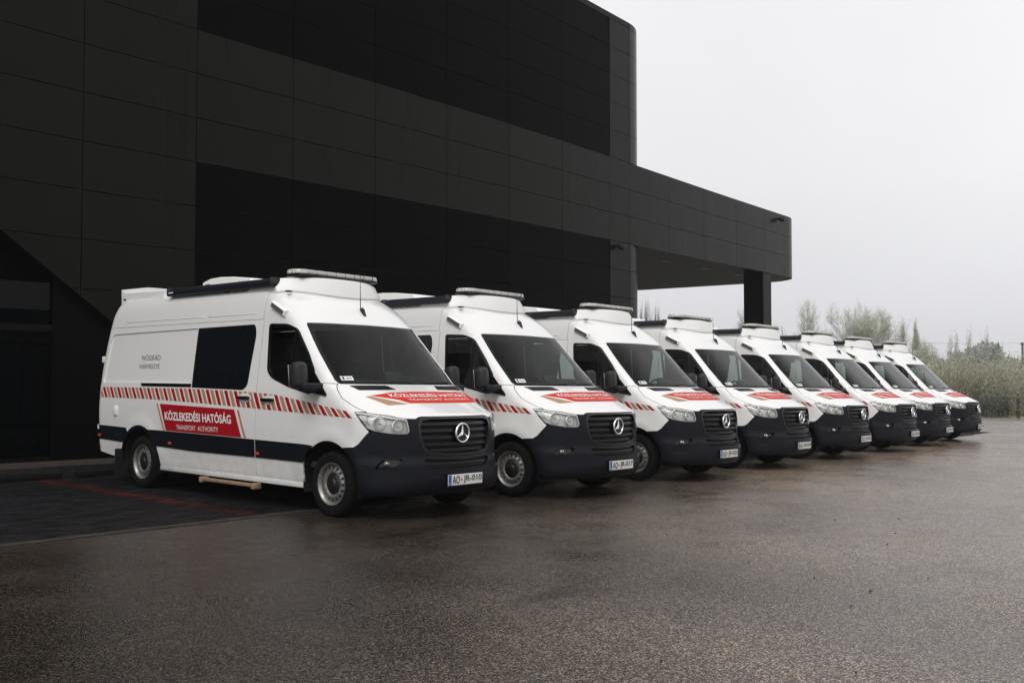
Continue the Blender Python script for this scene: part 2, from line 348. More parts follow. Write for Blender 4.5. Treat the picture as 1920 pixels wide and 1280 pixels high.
for i in range(0, 14):
    P0, P1 = J[i], J[i + 1]
    for k in ROWS:
        za, zb = zrow(k + 1), zrow(k)
        dark = 7 <= i < 13 and (k < 0 or k >= 3)
        poly = None
        if i <= I0 + 1 and za < 6.2 and i <= 7:
            poly = clip_diag(P0, P1, za, zb) if i != 7 else None
            if poly is not None and len(poly) < 3: continue
        slab('black_panel' if dark else 'cladding_panel', P0, P1, za, zb, .03, M['clad_dark'] if dark else M['clad'], bld, poly, -.012 if dark else 0.0)
    slab('parapet_panel', P0, P1, zrow(-5), ZTOP, .03, M['clad'], bld)
# backing wall just behind the panels
nb = 15
V = [(J[i][0], J[i][1] + .05, z) for i in range(nb) for z in (-.4, ZTOP - .02)]
def wall_strip(i0, i1, zf):
    V, F = [], []
    for i in range(i0, i1 + 1):
        V += [(J[i][0], J[i][1] + .045, zf(J[i][0])), (J[i][0], J[i][1] + .045, ZTOP - .02)]
    for i in range(i1 - i0): F.append((2 * i, 2 * i + 2, 2 * i + 3, 2 * i + 1))
    return V, F
V, F = wall_strip(0, 14, lambda x: max(-.5, 3.74 - (x + 1.44) * .74) if x < 3.2 else -.5)
mesh('backing_wall', V, F, M['joint'], bld)
# rounded corner
P7, P6 = J[14], J[13]; dd = Vector((P7[0] - P6[0], P7[1] - P6[1], 0)).normalized(); nn = Vector((dd.y, -dd.x, 0)); RC0 = 1.65
cc = Vector((P7[0], P7[1], 0)) - nn * RC0
def arc(za, zb, rad, center, th0, th1, n=10):
    V, F = [], []
    for i in range(n + 1):
        th = th0 + (th1 - th0) * i / n; v = nn * math.cos(th) + dd * math.sin(th)
        for r in (rad, rad - .03):
            for z in (za + G2, zb - G2): V.append((center.x + v.x * r, center.y + v.y * r, z))
    for i in range(n):
        a, b = i * 4, i * 4 + 4
        F += [(a, b, b + 1, a + 1), (a + 3, b + 3, b + 2, a + 2), (a + 1, b + 1, b + 3, a + 3), (a + 2, b + 2, b, a)]
    F += [(0, 1, 3, 2), (n * 4, n * 4 + 2, n * 4 + 3, n * 4 + 1)]
    return V, F
for k in ROWS + ['p']:
    if k == 'p': za, zb = zrow(-5), ZTOP
    else: za, zb = zrow(k + 1), zrow(k)
    if k in (0, 1, 2): continue
    V, F = arc(za, zb, RC0, cc, .012, math.pi / 2)
    o = mesh('curved_panel', V, F, M['clad'], bld, True); o.data.set_sharp_from_angle(angle=R(40))
V, F = arc(-.5, ZTOP - .02, RC0 - .035, cc, 0, math.pi / 2); mesh('corner_core', V, F, M['joint'], bld)
# flank wall and flat roof behind
e0 = cc + dd * RC0; back = -nn
V = [(e0.x, e0.y, -.5), (e0.x + back.x * 14, e0.y + back.y * 14, -.5), (e0.x + back.x * 14, e0.y + back.y * 14, ZTOP), (e0.x, e0.y, ZTOP)]
mesh('flank_wall', V, [(0, 1, 2, 3)], M['clad'], bld)
mesh('roof', [(J[0][0], J[0][1], ZTOP - .03), (P7[0], P7[1] + .1, ZTOP - .03), (e0.x - .02, e0.y, ZTOP - .03), (e0.x - .3, e0.y + 14, ZTOP - .03), (J[0][0], J[0][1] + 14, ZTOP - .03)], [(0, 1, 2, 3, 4)], M['joint'], bld)
mesh('gable_wall', [(J[0][0], J[0][1], -.5), (J[0][0], J[0][1] + 14, -.5), (J[0][0], J[0][1] + 14, ZTOP), (J[0][0], J[0][1], ZTOP)], [(3, 2, 1, 0)], M['clad'], bld)
# roofed drive-through (canopy)
for i in range(14, 19):
    for k in range(3):
        slab('canopy_panel', J[i], J[i + 1], zrow(k + 1), zrow(k), .03, M['clad'], bld)
Pe, Pd = J[19], J[18]; de = Vector((Pe[0] - Pd[0], Pe[1] - Pd[1], 0)).normalized(); ne = Vector((de.y, -de.x, 0)); RE = 1.75
ce = Vector((Pe[0], Pe[1], 0)) - ne * RE
def arc2(za, zb, rad, n=14, th1=math.pi / 2):
    V, F = [], []
    for i in range(n + 1):
        th = .006 + (th1 - .006) * i / n; v = ne * math.cos(th) + de * math.sin(th)
        for z in (za + G2, zb - G2): V.append((ce.x + v.x * rad, ce.y + v.y * rad, z))
    F = [(2 * i, 2 * i + 2, 2 * i + 3, 2 * i + 1) for i in range(n)]
    return V, F
for k in range(3):
    V, F = arc2(zrow(k + 1), zrow(k), RE); mesh('curved_canopy_panel', V, F, M['clad'], bld, True)
    a = ce + de * RE
    for q in range(4):
        b0 = (a.x - ne.x * 2.2 * q, a.y - ne.y * 2.2 * q); b1 = (a.x - ne.x * 2.2 * (q + 1), a.y - ne.y * 2.2 * (q + 1))
        slab('canopy_panel', b0, b1, zrow(k + 1), zrow(k), .03, M['clad'], bld)
loop = [(J[i][0], J[i][1] + .02) for i in range(14, 20)]
for i in range(9):
    th = math.pi / 2 * i / 8; v = ne * math.cos(th) + de * math.sin(th); loop.append((ce.x + v.x * (RE - .03), ce.y + v.y * (RE - .03)))
a = ce + de * (RE - .03); loop += [(a.x - ne.x * 8.8, a.y - ne.y * 8.8), (e0.x + back.x * 8.8 - .02, e0.y + back.y * 8.8)]
n = len(loop); zs, zt = zrow(3) + .02, zrow(0) - .02
mesh('canopy_slab', [(x, y, z) for z in (zs, zt) for x, y in loop], [tuple(range(n))[::-1], tuple(range(n, 2 * n))] + [(i, (i + 1) % n, (i + 1) % n + n, i + n) for i in range(n)], M['soffit'], bld)
M['lampglass'] = mat('downlight_lens', (.01, .01, .01), .3)
for (u, v) in ((1.6, 1.3), (4.6, 1.3), (7.6, 1.3), (10.4, 1.3), (3.2, 4.4), (6.4, 4.4)):
    p = Vector((P7[0], P7[1], 0)) + dd * u - nn * v
    o = lathe('downlight', [(0.001, -.012), (.16, -.012), (.17, 0), (.17, .02)], 14, M['lampglass'], bld, (p.x, p.y, zs), 'Z')
# canopy column: black flank, cladded front
kx, ky = J[18]
M['colblack'] = mat('column_black', (.002, .002, .003), .5, 0, .04)
mesh('column_core', boxv(kx, kx + .70, ky + .10, ky + .86, -.7, zs), BOXF, M['colblack'], bld)
for k in range(3, 11):
    slab('column_panel', (kx + .02, ky + .10), (kx + .70, ky + .10), zrow(k + 1), min(zrow(k), zs - .001), .03, M['clad'], bld, None, .032)
# wall lamps / cameras
M['blackplastic'] = mat('black_plastic', (.01, .01, .011), .4)
def dome(x, y, z):
    a = lathe('security_camera', [(.001, -.10), (.06, -.095), (.10, -.06), (.115, 0), (.115, .05), (.001, .05)], 14, M['blackplastic'], bld, (x, y - .16, z), 'Z')
    box('bracket', x - .05, x + .05, y - .14, y + .0, z + .0, z + .07, M['blackplastic'], a, .01)
dome(*sc2(16.85, 8.53), 1.537 + KS * (5.36 - 1.537)); dome(*sc2(29.5, 9.24), 1.537 + KS * (7.8 - 1.537))
# glazed entrance under the slanted cut
M['entglass'] = mat('entrance_glass', (.001, .0015, .002), .02, 0, .12)
M['frame'] = mat('dark_frame', (.004, .004, .005), .45, 0, .1)
yg = J[5][1] + .32
for k, (xa, xb) in enumerate(((-6.2, -4.6), (-4.6, -3.05), (-3.05, -1.5), (-1.5, -.55))):
    for (za, zb) in ((.2, 2.25), (2.25, 3.9)) if xb < -.6 else ((.2, 2.0), (2.0, 3.0)):
        mesh('glass_pane', boxv(xa + .03, xb - .03, yg, yg + .02, za + .03, zb - .03), BOXF, M['entglass'], bld)
    box('mullion', xa - .03, xa + .03, yg - .04, yg + .06, .1, 4.2, M['frame'], bld, .006)
for z in (.15, 2.25, 3.95): mesh('transom', boxv(-6.2, -.5, yg - .03, yg - .005, z - .05, z + .05), BOXF, M['frame'], bld)
mesh('entrance_wall', boxv(-.55, 3.4, yg - .03, yg + .1, -.3, 4.2), BOXF, M['colblack'], bld)
mesh('entrance_soffit', [(-13, J[5][1] + .1, 4.6), (3.2, J[7][1] + .1, 4.6), (3.2, yg + .2, 4.6), (-13, yg + .2, 4.6)], [(0, 1, 2, 3)], M['colblack'], bld)
mesh('entrance_back', boxv(-14, 3, yg + .5, yg + .6, -.3, 12.0), BOXF, M['colblack'], bld)
# ------------------------------------------------------------------ van body surface: horizontal slices (t, z, front y, half width, nose depth, nose exponent, rear y)
TAB=[
(0.26,0.26,-0.90,0.925,0.52,2.3,5.1),
(0.34,0.34,-0.975,0.960,0.58,2.2,5.12),
(0.44,0.44,-1.005,0.972,0.62,2.1,5.14),
(0.56,0.56,-1.005,0.985,0.64,2.1,5.15),
(0.66,0.66,-0.985,0.990,0.64,2.05,5.15),
(0.78,0.78,-0.985,0.996,0.64,2.05,5.15),
(0.92,0.92,-0.980,1.000,0.64,2.05,5.155),
(1.00,1.00,-0.965,1.000,0.63,2.05,5.16),
(1.05,1.05,-0.945,1.000,0.62,2.1,5.16),
(1.09,1.09,-0.895,1.000,0.61,2.15,5.16),
(1.13,1.13,-0.805,0.999,0.61,2.25,5.16),
(1.20,1.20,-0.640,0.996,0.62,2.5,5.16),
(1.30,1.30,-0.405,0.990,0.57,3.0,5.16),
(1.37,1.37,-0.230,0.985,0.50,3.4,5.155),
(1.405,1.405,-0.135,0.981,0.46,3.5,5.15),
(1.50,1.50,-0.045,0.972,0.45,3.4,5.15),
(1.75,1.75,0.200,0.945,0.43,3.3,5.13),
(2.09,2.09,0.535,0.905,0.41,3.2,5.085),
(2.20,2.20,0.645,0.890,0.42,3.1,5.065),
(2.30,2.30,0.755,0.873,0.46,3.0,5.045),
(2.40,2.40,0.890,0.848,0.52,2.8,5.01),
(2.48,2.48,1.030,0.812,0.56,2.7,4.97),
(2.56,2.545,1.190,0.738,0.60,2.5,4.92),
(2.77,2.590,1.400,0.530,0.60,2.3,4.87),
(3.03,2.610,1.58,0.270,0.60,2.2,4.84),
(3.30,2.617,1.74,0.002,0.60,2.1,4.82)]
_T=[r[0] for r in TAB]
def _pchip():
    n=len(TAB); out=[]
    for c in range(1,7):
        y=[r[c] for r in TAB]; h=[_T[i+1]-_T[i] for i in range(n-1)]; d=[(y[i+1]-y[i])/h[i] for i in range(n-1)]
        m=[0.0]*n
        for i in range(1,n-1):
            if d[i-1]*d[i]>0:
                w1=2*h[i]+h[i-1]; w2=h[i]+2*h[i-1]; m[i]=(w1+w2)/(w1/d[i-1]+w2/d[i])
        m[0]=d[0]; m[-1]=d[-1]; out.append((y,m))
    return out
_PC=_pchip()
def prof(t):
    t=min(max(t,_T[0]),_T[-1]); i=min(max(bisect.bisect_right(_T,t)-1,0),len(_T)-2)
    h=_T[i+1]-_T[i]; s=(t-_T[i])/h; s2=s*s; s3=s2*s
    a,b,c,d=2*s3-3*s2+1,s3-2*s2+s,-2*s3+3*s2,s3-s2
    return [a*y[i]+b*h*m[i]+c*y[i+1]+d*h*m[i+1] for y,m in _PC]
LC=1.25   # cap length in parameter units
RC=0.14   # rear corner radius
def flare(y,z):
    f=0.0
    for yc in (0.0,3.925):
        r=math.hypot(y-yc,(z-0.345)*1.0)
        f+=0.016*math.exp(-((r-0.50)/0.10)**2)
    return f*max(0,min(1,(z-.3)/.2))
def surf(a,t,off=0.0):
    """a: signed plan parameter. |a|<LC cap ; beyond -> side; beyond side -> rear corner"""
    z,y0,hw,D,n,yr=prof(t); s=-1 if a<0 else 1; a=abs(a)
    if a<=LC:
        th=a/LC*math.pi/2
        x=hw*max(math.sin(th),0)**(2/n); y=y0+D*(1-max(math.cos(th),0)**(2/n))
    else:
        y=y0+D+(a-LC); x=hw
        rc=min(RC,hw*.6)
        if y>yr-rc:
            e=(y-(yr-rc))/rc*1.0
            th=min(e,math.pi/2); x=hw-rc*(1-math.cos(th)); y=yr-rc+rc*math.sin(th)
            if e>math.pi/2: x=max(hw-rc-(e-math.pi/2)*rc,0)
    x+=flare(y,z) if a>LC*.5 else 0
    return (s*x,y,z)
def a_of_x(x,t):
    z,y0,hw,D,n,yr=prof(t); r=min(abs(x)/hw,1); th=math.asin(r**(n/2)); return math.copysign(th/(math.pi/2)*LC,x)
def a_of_y(y,t):
    z,y0,hw,D,n,yr=prof(t)
    if y>=y0+D: return LC+(y-y0-D)
    c=max(1-(y-y0)/D,0); c=min(c,1); return math.acos(c**(n/2))/(math.pi/2)*LC
def surf_n(a, t):
    e = .004
    p = Vector(surf(a, t)); pa = Vector(surf(a + e, t)) - Vector(surf(a - e, t))
    t0, t1 = max(t - e, _T[0]), min(t + e, _T[-1]); pt = Vector(surf(a, t1)) - Vector(surf(a, t0))
    n = pa.cross(pt)
    if n.length < 1e-9: n = Vector((0, 0, 1)) if t > 2.6 else Vector((-1 if a < 0 else 1, 0, 0))
    return p, n.normalized()
def SY(y, z): return (-a_of_y(y, z), z)                 # right-hand (x<0) flank point from y,z
def FX(x, z): return (a_of_x(x, z), z)
def P3(x, y, z): return FX(x, z) if abs(x) < .72 else (math.copysign(a_of_y(y, z), x), z)
def dens(pts, step=.05, closed=True):
    out = []; n = len(pts)
    for i in range(n if closed else n - 1):
        a, b = pts[i], pts[(i + 1) % n]; L = math.dist(a, b); k = max(1, int(math.ceil(L / step)))
        for q in range(k): out.append(tuple(a[c] + (b[c] - a[c]) * q / k for c in range(len(a))))
    if not closed: out.append(pts[-1])
    return out
def rp(pts, r, n=5):
    """round the corners of a closed polygon (r may be a list)"""
    out = []; m = len(pts)
    for i in range(m):
        p, a, b = Vector(pts[i]), Vector(pts[i - 1]), Vector(pts[(i + 1) % m]); rr = r[i] if isinstance(r, (list, tuple)) else r
        da, db = a - p, b - p; k = min(rr, da.length * .49, db.length * .49)
        if k < 1e-4: out.append(tuple(p)); continue
        A, B = p + da.normalized() * k, p + db.normalized() * k
        for q in range(n + 1):
            s = q / n; out.append(tuple(A * (1 - s) ** 2 + p * 2 * s * (1 - s) + B * s * s))
    return out
def inpoly(X, Y, poly):
    P = np.array(poly); ins = np.zeros(len(X), bool); j = len(P) - 1
    for i in range(len(P)):
        xi, yi, xj, yj = P[i, 0], P[i, 1], P[j, 0], P[j, 1]
        c = ((yi > Y) != (yj > Y)); den = (yj - yi) if abs(yj - yi) > 1e-12 else 1e-12
        ins ^= c & (X < (xj - xi) * (Y - yi) / den + xi); j = i
    return ins
def tri2d(loops, da, dt, extra=()):
    vs, ed = [], []
    for L in loops:
        k = len(vs); n = len(L); vs += [Vector(p) for p in L]; ed += [(k + i, k + (i + 1) % n) for i in range(n)]
    P = np.array(loops[0]); a0, a1, t0, t1 = P[:, 0].min(), P[:, 0].max(), P[:, 1].min(), P[:, 1].max()
    ga, gt = np.meshgrid(np.arange(a0 + da * .5, a1, da), np.arange(t0 + dt * .5, t1, dt)); X, Y = ga.ravel(), gt.ravel()
    if len(X):
        ok = inpoly(X, Y, loops[0])
        for h in loops[1:]: ok &= ~inpoly(X, Y, h)
        vs += [Vector((x, y)) for x, y in zip(X[ok], Y[ok])]
    if len(extra):
        E_ = np.array(extra); ok = inpoly(E_[:, 0], E_[:, 1], loops[0])
        for h in loops[1:]: ok &= ~inpoly(E_[:, 0], E_[:, 1], h)
        vs += [Vector(p) for p in E_[ok]]
    r = delaunay_2d_cdt(vs, ed, [], 0, 1e-5)
    V, F = r[0], r[2]
    C = np.array([[sum(V[i].x for i in f) / 3, sum(V[i].y for i in f) / 3] for f in F])
    ok = inpoly(C[:, 0], C[:, 1], loops[0])
    for h in loops[1:]: ok &= ~inpoly(C[:, 0], C[:, 1], h)
    F = [f for f, k in zip(F, ok) if k]
    F = [f if (V[f[1]] - V[f[0]]).cross(V[f[2]] - V[f[0]]) > 0 else f[::-1] for f in F]
    return V, F
def panel(name, loops, m, parent, off=0.0, thick=.02, da=.08, dt=.06, inner=None, both=False, offf=None, extra=()):
    """solid skin piece on the body surface bounded by (a,t) loops"""
    V2, F2 = tri2d(loops, da, dt, extra)
    used = sorted(set(i for f in F2 for i in f)); mp = {i: k for k, i in enumerate(used)}
    F2 = [tuple(mp[i] for i in f) for f in F2]; N = len(used); P, NN = [], []
    for i in used:
        p, n = surf_n(V2[i].x, V2[i].y); o = off + (offf(V2[i].x, V2[i].y, p) if offf else 0)
        P.append(p + n * o); NN.append(n)
    cnt = {}
    for f in F2:
        for q in range(3):
            e = (f[q], f[(q + 1) % 3]); cnt[e] = cnt.get(e, 0) + 1
    be = [e for e in cnt if (e[1], e[0]) not in cnt]
    V = list(P); F = list(F2); mi = [0] * len(F2); nl = []
    for f in F2: nl += [tuple(NN[i]) for i in f]
    if thick:
        inn = [p - n * thick for p, n in zip(P, NN)]
        V += inn + [P[i] for i in range(N)] + inn
        for f in F2: F.append((f[0] + N, f[2] + N, f[1] + N)); mi.append(1); nl += [tuple(-NN[f[0]]), tuple(-NN[f[2]]), tuple(-NN[f[1]])]
        for a, b in be: F.append((b + 2 * N, a + 2 * N, a + 3 * N, b + 3 * N)); mi.append(0); nl += [(0, 0, 0)] * 4
    outs = []
    for side in ((1, -1) if both else (1,)):
        me = bpy.data.meshes.new(name)
        vv = [(p[0] * side, p[1], p[2]) for p in V]; ff = F if side == 1 else [f[::-1] for f in F]
        me.from_pydata(vv, [], ff); me.materials.append(m); me.materials.append(inner or M['lining'])
        me.polygons.foreach_set('material_index', mi); me.polygons.foreach_set('use_smooth', [True] * len(ff))
        if side == 1: ns = nl
        else:
            ns = []; k = 0
            for f in F:
                ns += [(-x, y, z) for x, y, z in nl[k:k + len(f)][::-1]]; k += len(f)
        me.update(); me.normals_split_custom_set(ns)
        outs.append(link_obj(name, me, parent))
    return outs if both else outs[0]
def arc_pts(yc, zc, r, t0, t1, n=18): return [(yc + r * math.cos(R(t0 + (t1 - t0) * i / n)), zc + r * math.sin(R(t0 + (t1 - t0) * i / n))) for i in range(n + 1)]
def side_loop(yz, step=.05): return [SY(*p) for p in dens(yz, step)]
def sym(half):
    """half: (a,t) path with a<=0 from top centre to bottom centre; returns closed symmetric loop"""
    return half + [(-a, t) for a, t in half[::-1] if a < -1e-6]

# ------------------------------------------------------------------ van materials
def paint():
    m = mat('white_paint', (.80, .80, .79), .32, 0, .5, .9); b = bsdf(m)
    t = node(m, 'ShaderNodeTexCoord'); s = node(m, 'ShaderNodeSeparateXYZ'); link(m, t.outputs['Object'], s.inputs[0])
    n = node(m, 'ShaderNodeTexNoise', Scale=9.0, Detail=8, Roughness=.7); link(m, t.outputs['Object'], n.inputs['Vector'])
    r = node(m, 'ShaderNodeMapRange'); r.inputs['From Min'].default_value = 1.05; r.inputs['From Max'].default_value = .3; r.inputs['To Min'].default_value = 0.0; r.inputs['To Max'].default_value = .38
    link(m, s.outputs['Z'], r.inputs['Value'])
    n2 = node(m, 'ShaderNodeMapRange'); n2.inputs['From Min'].default_value = .35; n2.inputs['From Max'].default_value = .7; link(m, n.outputs['Fac'], n2.inputs['Value'])
    mm = node(m, 'ShaderNodeMath', operation='MULTIPLY'); link(m, r.outputs[0], mm.inputs[0]); link(m, n2.outputs[0], mm.inputs[1])
    ad = node(m, 'ShaderNodeMath', operation='ADD'); ad.inputs[1].default_value = .0; link(m, mm.outputs[0], ad.inputs[0])
    mx = node(m, 'ShaderNodeMixRGB'); mx.inputs[1].default_value = (.80, .80, .79, 1); mx.inputs[2].default_value = (.42, .39, .34, 1)
    link(m, ad.outputs[0], mx.inputs[0]); link(m, mx.outputs[0], b.inputs['Base Color'])
    r3 = node(m, 'ShaderNodeMapRange'); r3.inputs['To Min'].default_value = .26; r3.inputs['To Max'].default_value = .4; link(m, n.outputs['Fac'], r3.inputs['Value']); link(m, r3.outputs[0], b.inputs['Roughness'])
    return m
M['white'] = paint()
M['pod'] = mat('white_fairing', (.78, .78, .77), .4)
M['plastic'] = noise_tint(mat('dark_bumper_plastic', (.0055, .0066, .0105), .45, 0, .22), 14, .85, 1.2, 5)
M['trim'] = mat('trim_strip', (.0055, .0072, .011), .42, 0, .22)
M['black'] = mat('gloss_black', (.006, .006, .007), .22)
M['void'] = mat('recess_black', (.004, .004, .004), .8)
M['lining'] = mat('lining_dark', (.025, .026, .028), .8)
M['chrome'] = mat('chrome', (.82, .83, .84), .16, 1.0)
M['slat'] = mat('grille_bar', (.006, .006, .0075), .28, 0, .35)
M['silver'] = noise_tint(mat('steel_wheel', (.30, .295, .28), .40, .6), 20, .7, 1.15)
M['tyre'] = noise_tint(mat('tyre_rubber', (.007, .007, .0075), .85, 0, .1), 25, .7, 1.4)
M['red'] = mat('red_film', (.36, .006, .012), .5, 0, .25); M['redhood'] = mat('red_film_bright', (.56, .030, .012), .6, 0, .15)
M['tan'] = mat('tan_film', (.40, .225, .13), .5, 0, .25)
M['letter'] = mat('white_letters', (.8, .8, .8), .45); M['ink'] = mat('dark_letters', (.02, .025, .025), .5)
M['orange'] = mat('orange_marker', (.55, .06, .01), .25)
M['privacy'] = mat('privacy_glass', (.004, .006, .008), .03, 0, .5)
M['windscreen'] = glass('windscreen_glass', (.50, .59, .54), .012, .025, 1.25); M['doorglass'] = glass('door_glass', (.55, .62, .60), .01, .03, 1.4)
M['lens'] = glass('headlight_cover', (.93, .94, .93), .03); M['reflector'] = mat('reflector', (.86, .86, .84), .2, .45)
M['lampbody'] = mat('lamp_housing', (.90, .90, .88), .22, .1)
M['clear'] = mat('beacon_lens', (.62, .62, .60), .12, 0, .6); 
def lens_rib(m):
    b = bsdf(m); t = node(m, 'ShaderNodeTexCoord'); w = node(m, 'ShaderNodeTexWave', Scale=24.0); w.inputs['Distortion'].default_value = 1.5; link(m, t.outputs['Object'], w.inputs['Vector'])
    r = node(m, 'ShaderNodeValToRGB'); r.color_ramp.elements[0].color = (.30, .30, .28, 1); r.color_ramp.elements[1].color = (.68, .68, .65, 1); link(m, w.outputs['Fac'], r.inputs[0]); link(m, r.outputs[0], b.inputs['Base Color'])
lens_rib(M['clear'])
M['awning'] = mat('awning_case', (.012, .014, .02), .38)
M['step'] = noise_tint(mat('step_bar', (.30, .20, .12), .5), 12, .8, 1.15)
M['seat'] = mat('seat_cloth', (.012, .012, .013), .9); M['dash'] = mat('dashboard', (.016, .016, .017), .6)
M['worklens'] = mat('work_lamp_lens', (.09, .085, .08), .18)
M['greyink'] = mat('grey_letters', (.10, .105, .10), .5)
M['foglamp'] = mat('fog_reflector', (.16, .16, .16), .25, .8)
M['mirror'] = noise_tint(mat('mirror_plastic', (.020, .0195, .019), .5, 0, .3), 14, .85, 1.2, 5)
M['plate'] = mat('plate_white', (.72, .72, .70), .4); M['blue'] = mat('plate_blue', (.02, .10, .30), .4)

# ------------------------------------------------------------------ the van, built once
DCUT = [(1.325, 2.140), (1.084, 2.131), (.875, 2.107), (.735, 2.061), (.644, 1.990), (.511, 1.851), (.355, 1.687), (.285, 1.58), (.255, 1.50), (.237, 1.40), (.236, 1.277), (.240, 1.10), (.245, .95), (.285, .83), (.352, .752)]
def shift(pts, d):        # offset an open path sideways (towards the front/up) for the panel gap
    out = []
    for i, p in enumerate(pts):
        a, b = pts[max(i - 1, 0)], pts[min(i + 1, len(pts) - 1)]; v = Vector((b[0] - a[0], b[1] - a[1])).normalized()
        out.append((p[0] - v.y * -d, p[1] + v.x * -d) if False else (p[0] + v.y * d, p[1] - v.x * d))
    return out
def rear_rows(t0, t1, n):
    return [(-(LC + prof(t)[5] + e - prof(t)[1] - prof(t)[3]), t) for t in np.linspace(t0, t1, n) for e in (-.16, -.135, -.11, -.085, -.06, -.035, -.01, .015, .04, .055)]
def build_van():
    van = empty('van')
    wh = M['white']
    # windscreen outline (x,z) right half, top centre -> bottom centre
    def wpath(g, top=2.080, bot=1.414):
        side = [(-.800 - g, top + g), (-.817 - g, top - .02), (-.845 - g, 1.90), (-.866 - g, 1.742), (-.882 - g, 1.55), (-.886 - g, bot + .03), (-.872 - g, bot - g)]
        pts = [(0, top + .006 + g), (-.4, top + .003 + g)] + side + [(-.5, bot - .002 - g), (0, bot - .002 - g)]
        return [FX(x, z) for x, z in dens(pts, .05, False)]
    # --- skin
    win = rp([(1.205, 2.072), (.87, 2.058), (.70, 2.000), (.36, 1.607), (.062, 1.272), (.36, 1.302), (.73, 1.378), (1.05, 1.472), (1.146, 1.545)], [.05, .06, .06, .01, .02, .05, .05, .08, .06])
    door = [(1.325, .335)] + [(1.325, z) for z in (1.0, 1.6)] + DCUT + [(.40, .66), (.435, .55), (.452, .335)]
    # the glass outline reaches ahead of the door edge; keep the hole inside the door
    hole = rp([(1.205, 2.072), (.87, 2.058), (.70, 2.000), (.46, 1.735), (.33, 1.55), (.30, 1.33), (.36, 1.302), (.73, 1.378), (1.05, 1.472), (1.146, 1.545)], [.05, .06, .06, .02, .02, .02, .05, .05, .08, .06])
    dl = side_loop(door[::-1]); hl = [SY(*p) for p in dens(hole, .05)]
    dr = panel('front_door', [dl, hl], wh, van, both=True)
    for s, d in zip((-1, 1), dr):
        g = panel('door_window', [[SY(*p) for p in dens(hole, .05)]], M['doorglass'], d, -.008, 0.0, .1, .1)
        if s == 1: mirror_mesh(g)
        ring = rp([(1.225, 2.088), (.87, 2.074), (.69, 2.014), (.44, 1.735), (.30, 1.55), (.27, 1.32), (.36, 1.286), (.735, 1.360), (1.06, 1.455), (1.164, 1.535)], [.05, .06, .06, .02, .02, .02, .05, .05, .08, .06])
        inn = rp([(1.19, 2.058), (.87, 2.044), (.71, 1.990), (.475, 1.735), (.35, 1.55), (.32, 1.345), (.36, 1.318), (.725, 1.394), (1.04, 1.487), (1.13, 1.552)], [.05, .06, .06, .02, .02, .02, .05, .05, .08, .06])
        q = panel('window_seal', [[SY(*p) for p in dens(ring, .05)], [SY(*p) for p in dens(inn, .05)]], M['black'], d, .003, .016, .2, .2)
        if s == 1: mirror_mesh(q)
        pl_ = panel('window_divider', [[SY(*p) for p in dens([(.70, 2.01), (.735, 2.02), (.70, 1.375), (.66, 1.365)], .05)]], M['black'], d, -.002, .012, .2, .2)
        if s == 1: mirror_mesh(pl_)
        h = box('door_handle', -.235 / 2, .235 / 2, -.018, .018, -.02, .02, M['black'], d, .014); h.location = (s * 1.018, 1.085, 1.213); h.rotation_euler = (0, 0, math.pi / 2)
    # side panel: from the door gap to the rear corner
    low = .335
    sp = [(1.335, 2.139), (1.335, low)] + [(2.4, low)] + [(3.925 + .46 * math.cos(R(t)), .345 + .46 * math.sin(R(t))) for t in [181 - i * 182 / 22 for i in range(23)]] + [(4.40, .37), (4.72, .395), (5.10, .44)] + [(prof(z)[5] + .068, z) for z in np.linspace(.47, 2.139, 34)]
    swin = rp([(2.715, 2.076), (1.497, 2.088), (1.452, 1.97), (1.52, 1.37), (1.60, 1.317), (2.715, 1.335)], [.005, .05, .06, .06, .06, .005])
    inset = rp([(4.90, 2.052), (2.725, 2.076), (2.725, 1.392), (4.99, 1.392)], [.11, .005, .005, .03])
    rail = [(3.965, 1.386), (2.725, 1.384), (2.725, 1.338), (3.965, 1.340)]
    loops = [side_loop(sp)] + [[SY(*p) for p in dens(L, .05)] for L in (swin, inset, rail)]
    pn = panel('side_panel', loops, wh, van, both=True, dt=.05, extra=rear_rows(.45, 2.13, 60))
    for s, d in zip((-1, 1), pn):
        for nm, L, mt, of, th in (('side_window', swin, M['privacy'], -.004, .01), ('recessed_panel', inset, wh, -.014, .01), ('door_rail', rail, M['black'], -.012, .01)):
            q = panel(nm, [[SY(*p) for p in dens(L, .05)]], mt, d, of, th, .1, .08)
            if s == 1: mirror_mesh(q)
        frm = panel('window_frame', [[SY(*p) for p in dens(rp([(2.52, 2.02), (2.02, 2.035), (2.02, 1.45), (2.56, 1.44)], .04), .05)], [SY(*p) for p in dens(rp([(2.505, 2.008), (2.035, 2.022), (2.035, 1.462), (2.545, 1.452)], .035), .05)]], M['black'], d, -.0015, .003, .2, .2)
        if s == 1: mirror_mesh(frm)
        h = box('door_handle', -.22 / 2, .22 / 2, -.018, .018, -.02, .02, M['black'], d, .014); h.location = (s * 1.018, 1.552, 1.230); h.rotation_euler = (0, 0, math.pi / 2)
        box('fuel_flap', s * 1.0 - .025, s * 1.0 + .025, 4.535, 4.625, .935, 1.07, M['pod'], d, .022)
    # pressed beads along the upper flank
    for z, ya, yb in ((2.212, 2.60, 4.55), (2.213, 1.50, 2.52)):
        for s in (-1, 1):
            pts = [Vector(surf(s * a_of_y(y, z), z)) + Vector((s * .001, 0, 0)) for y in np.linspace(ya, yb, 14)]; tube('pressed_bead', pts, .005, wh, van, 5)
    # front cap: forehead + A pillars
    seam = [(-a_of_y(1.348, t), t) for t in np.linspace(2.70, 2.15, 24)]
    outer = [(0, 2.712)] + seam + side_loop_open(shift(DCUT[:10], -.008)) + [SY(.232, 1.412), SY(.12, 1.412)]
    inn = wpath(.006)
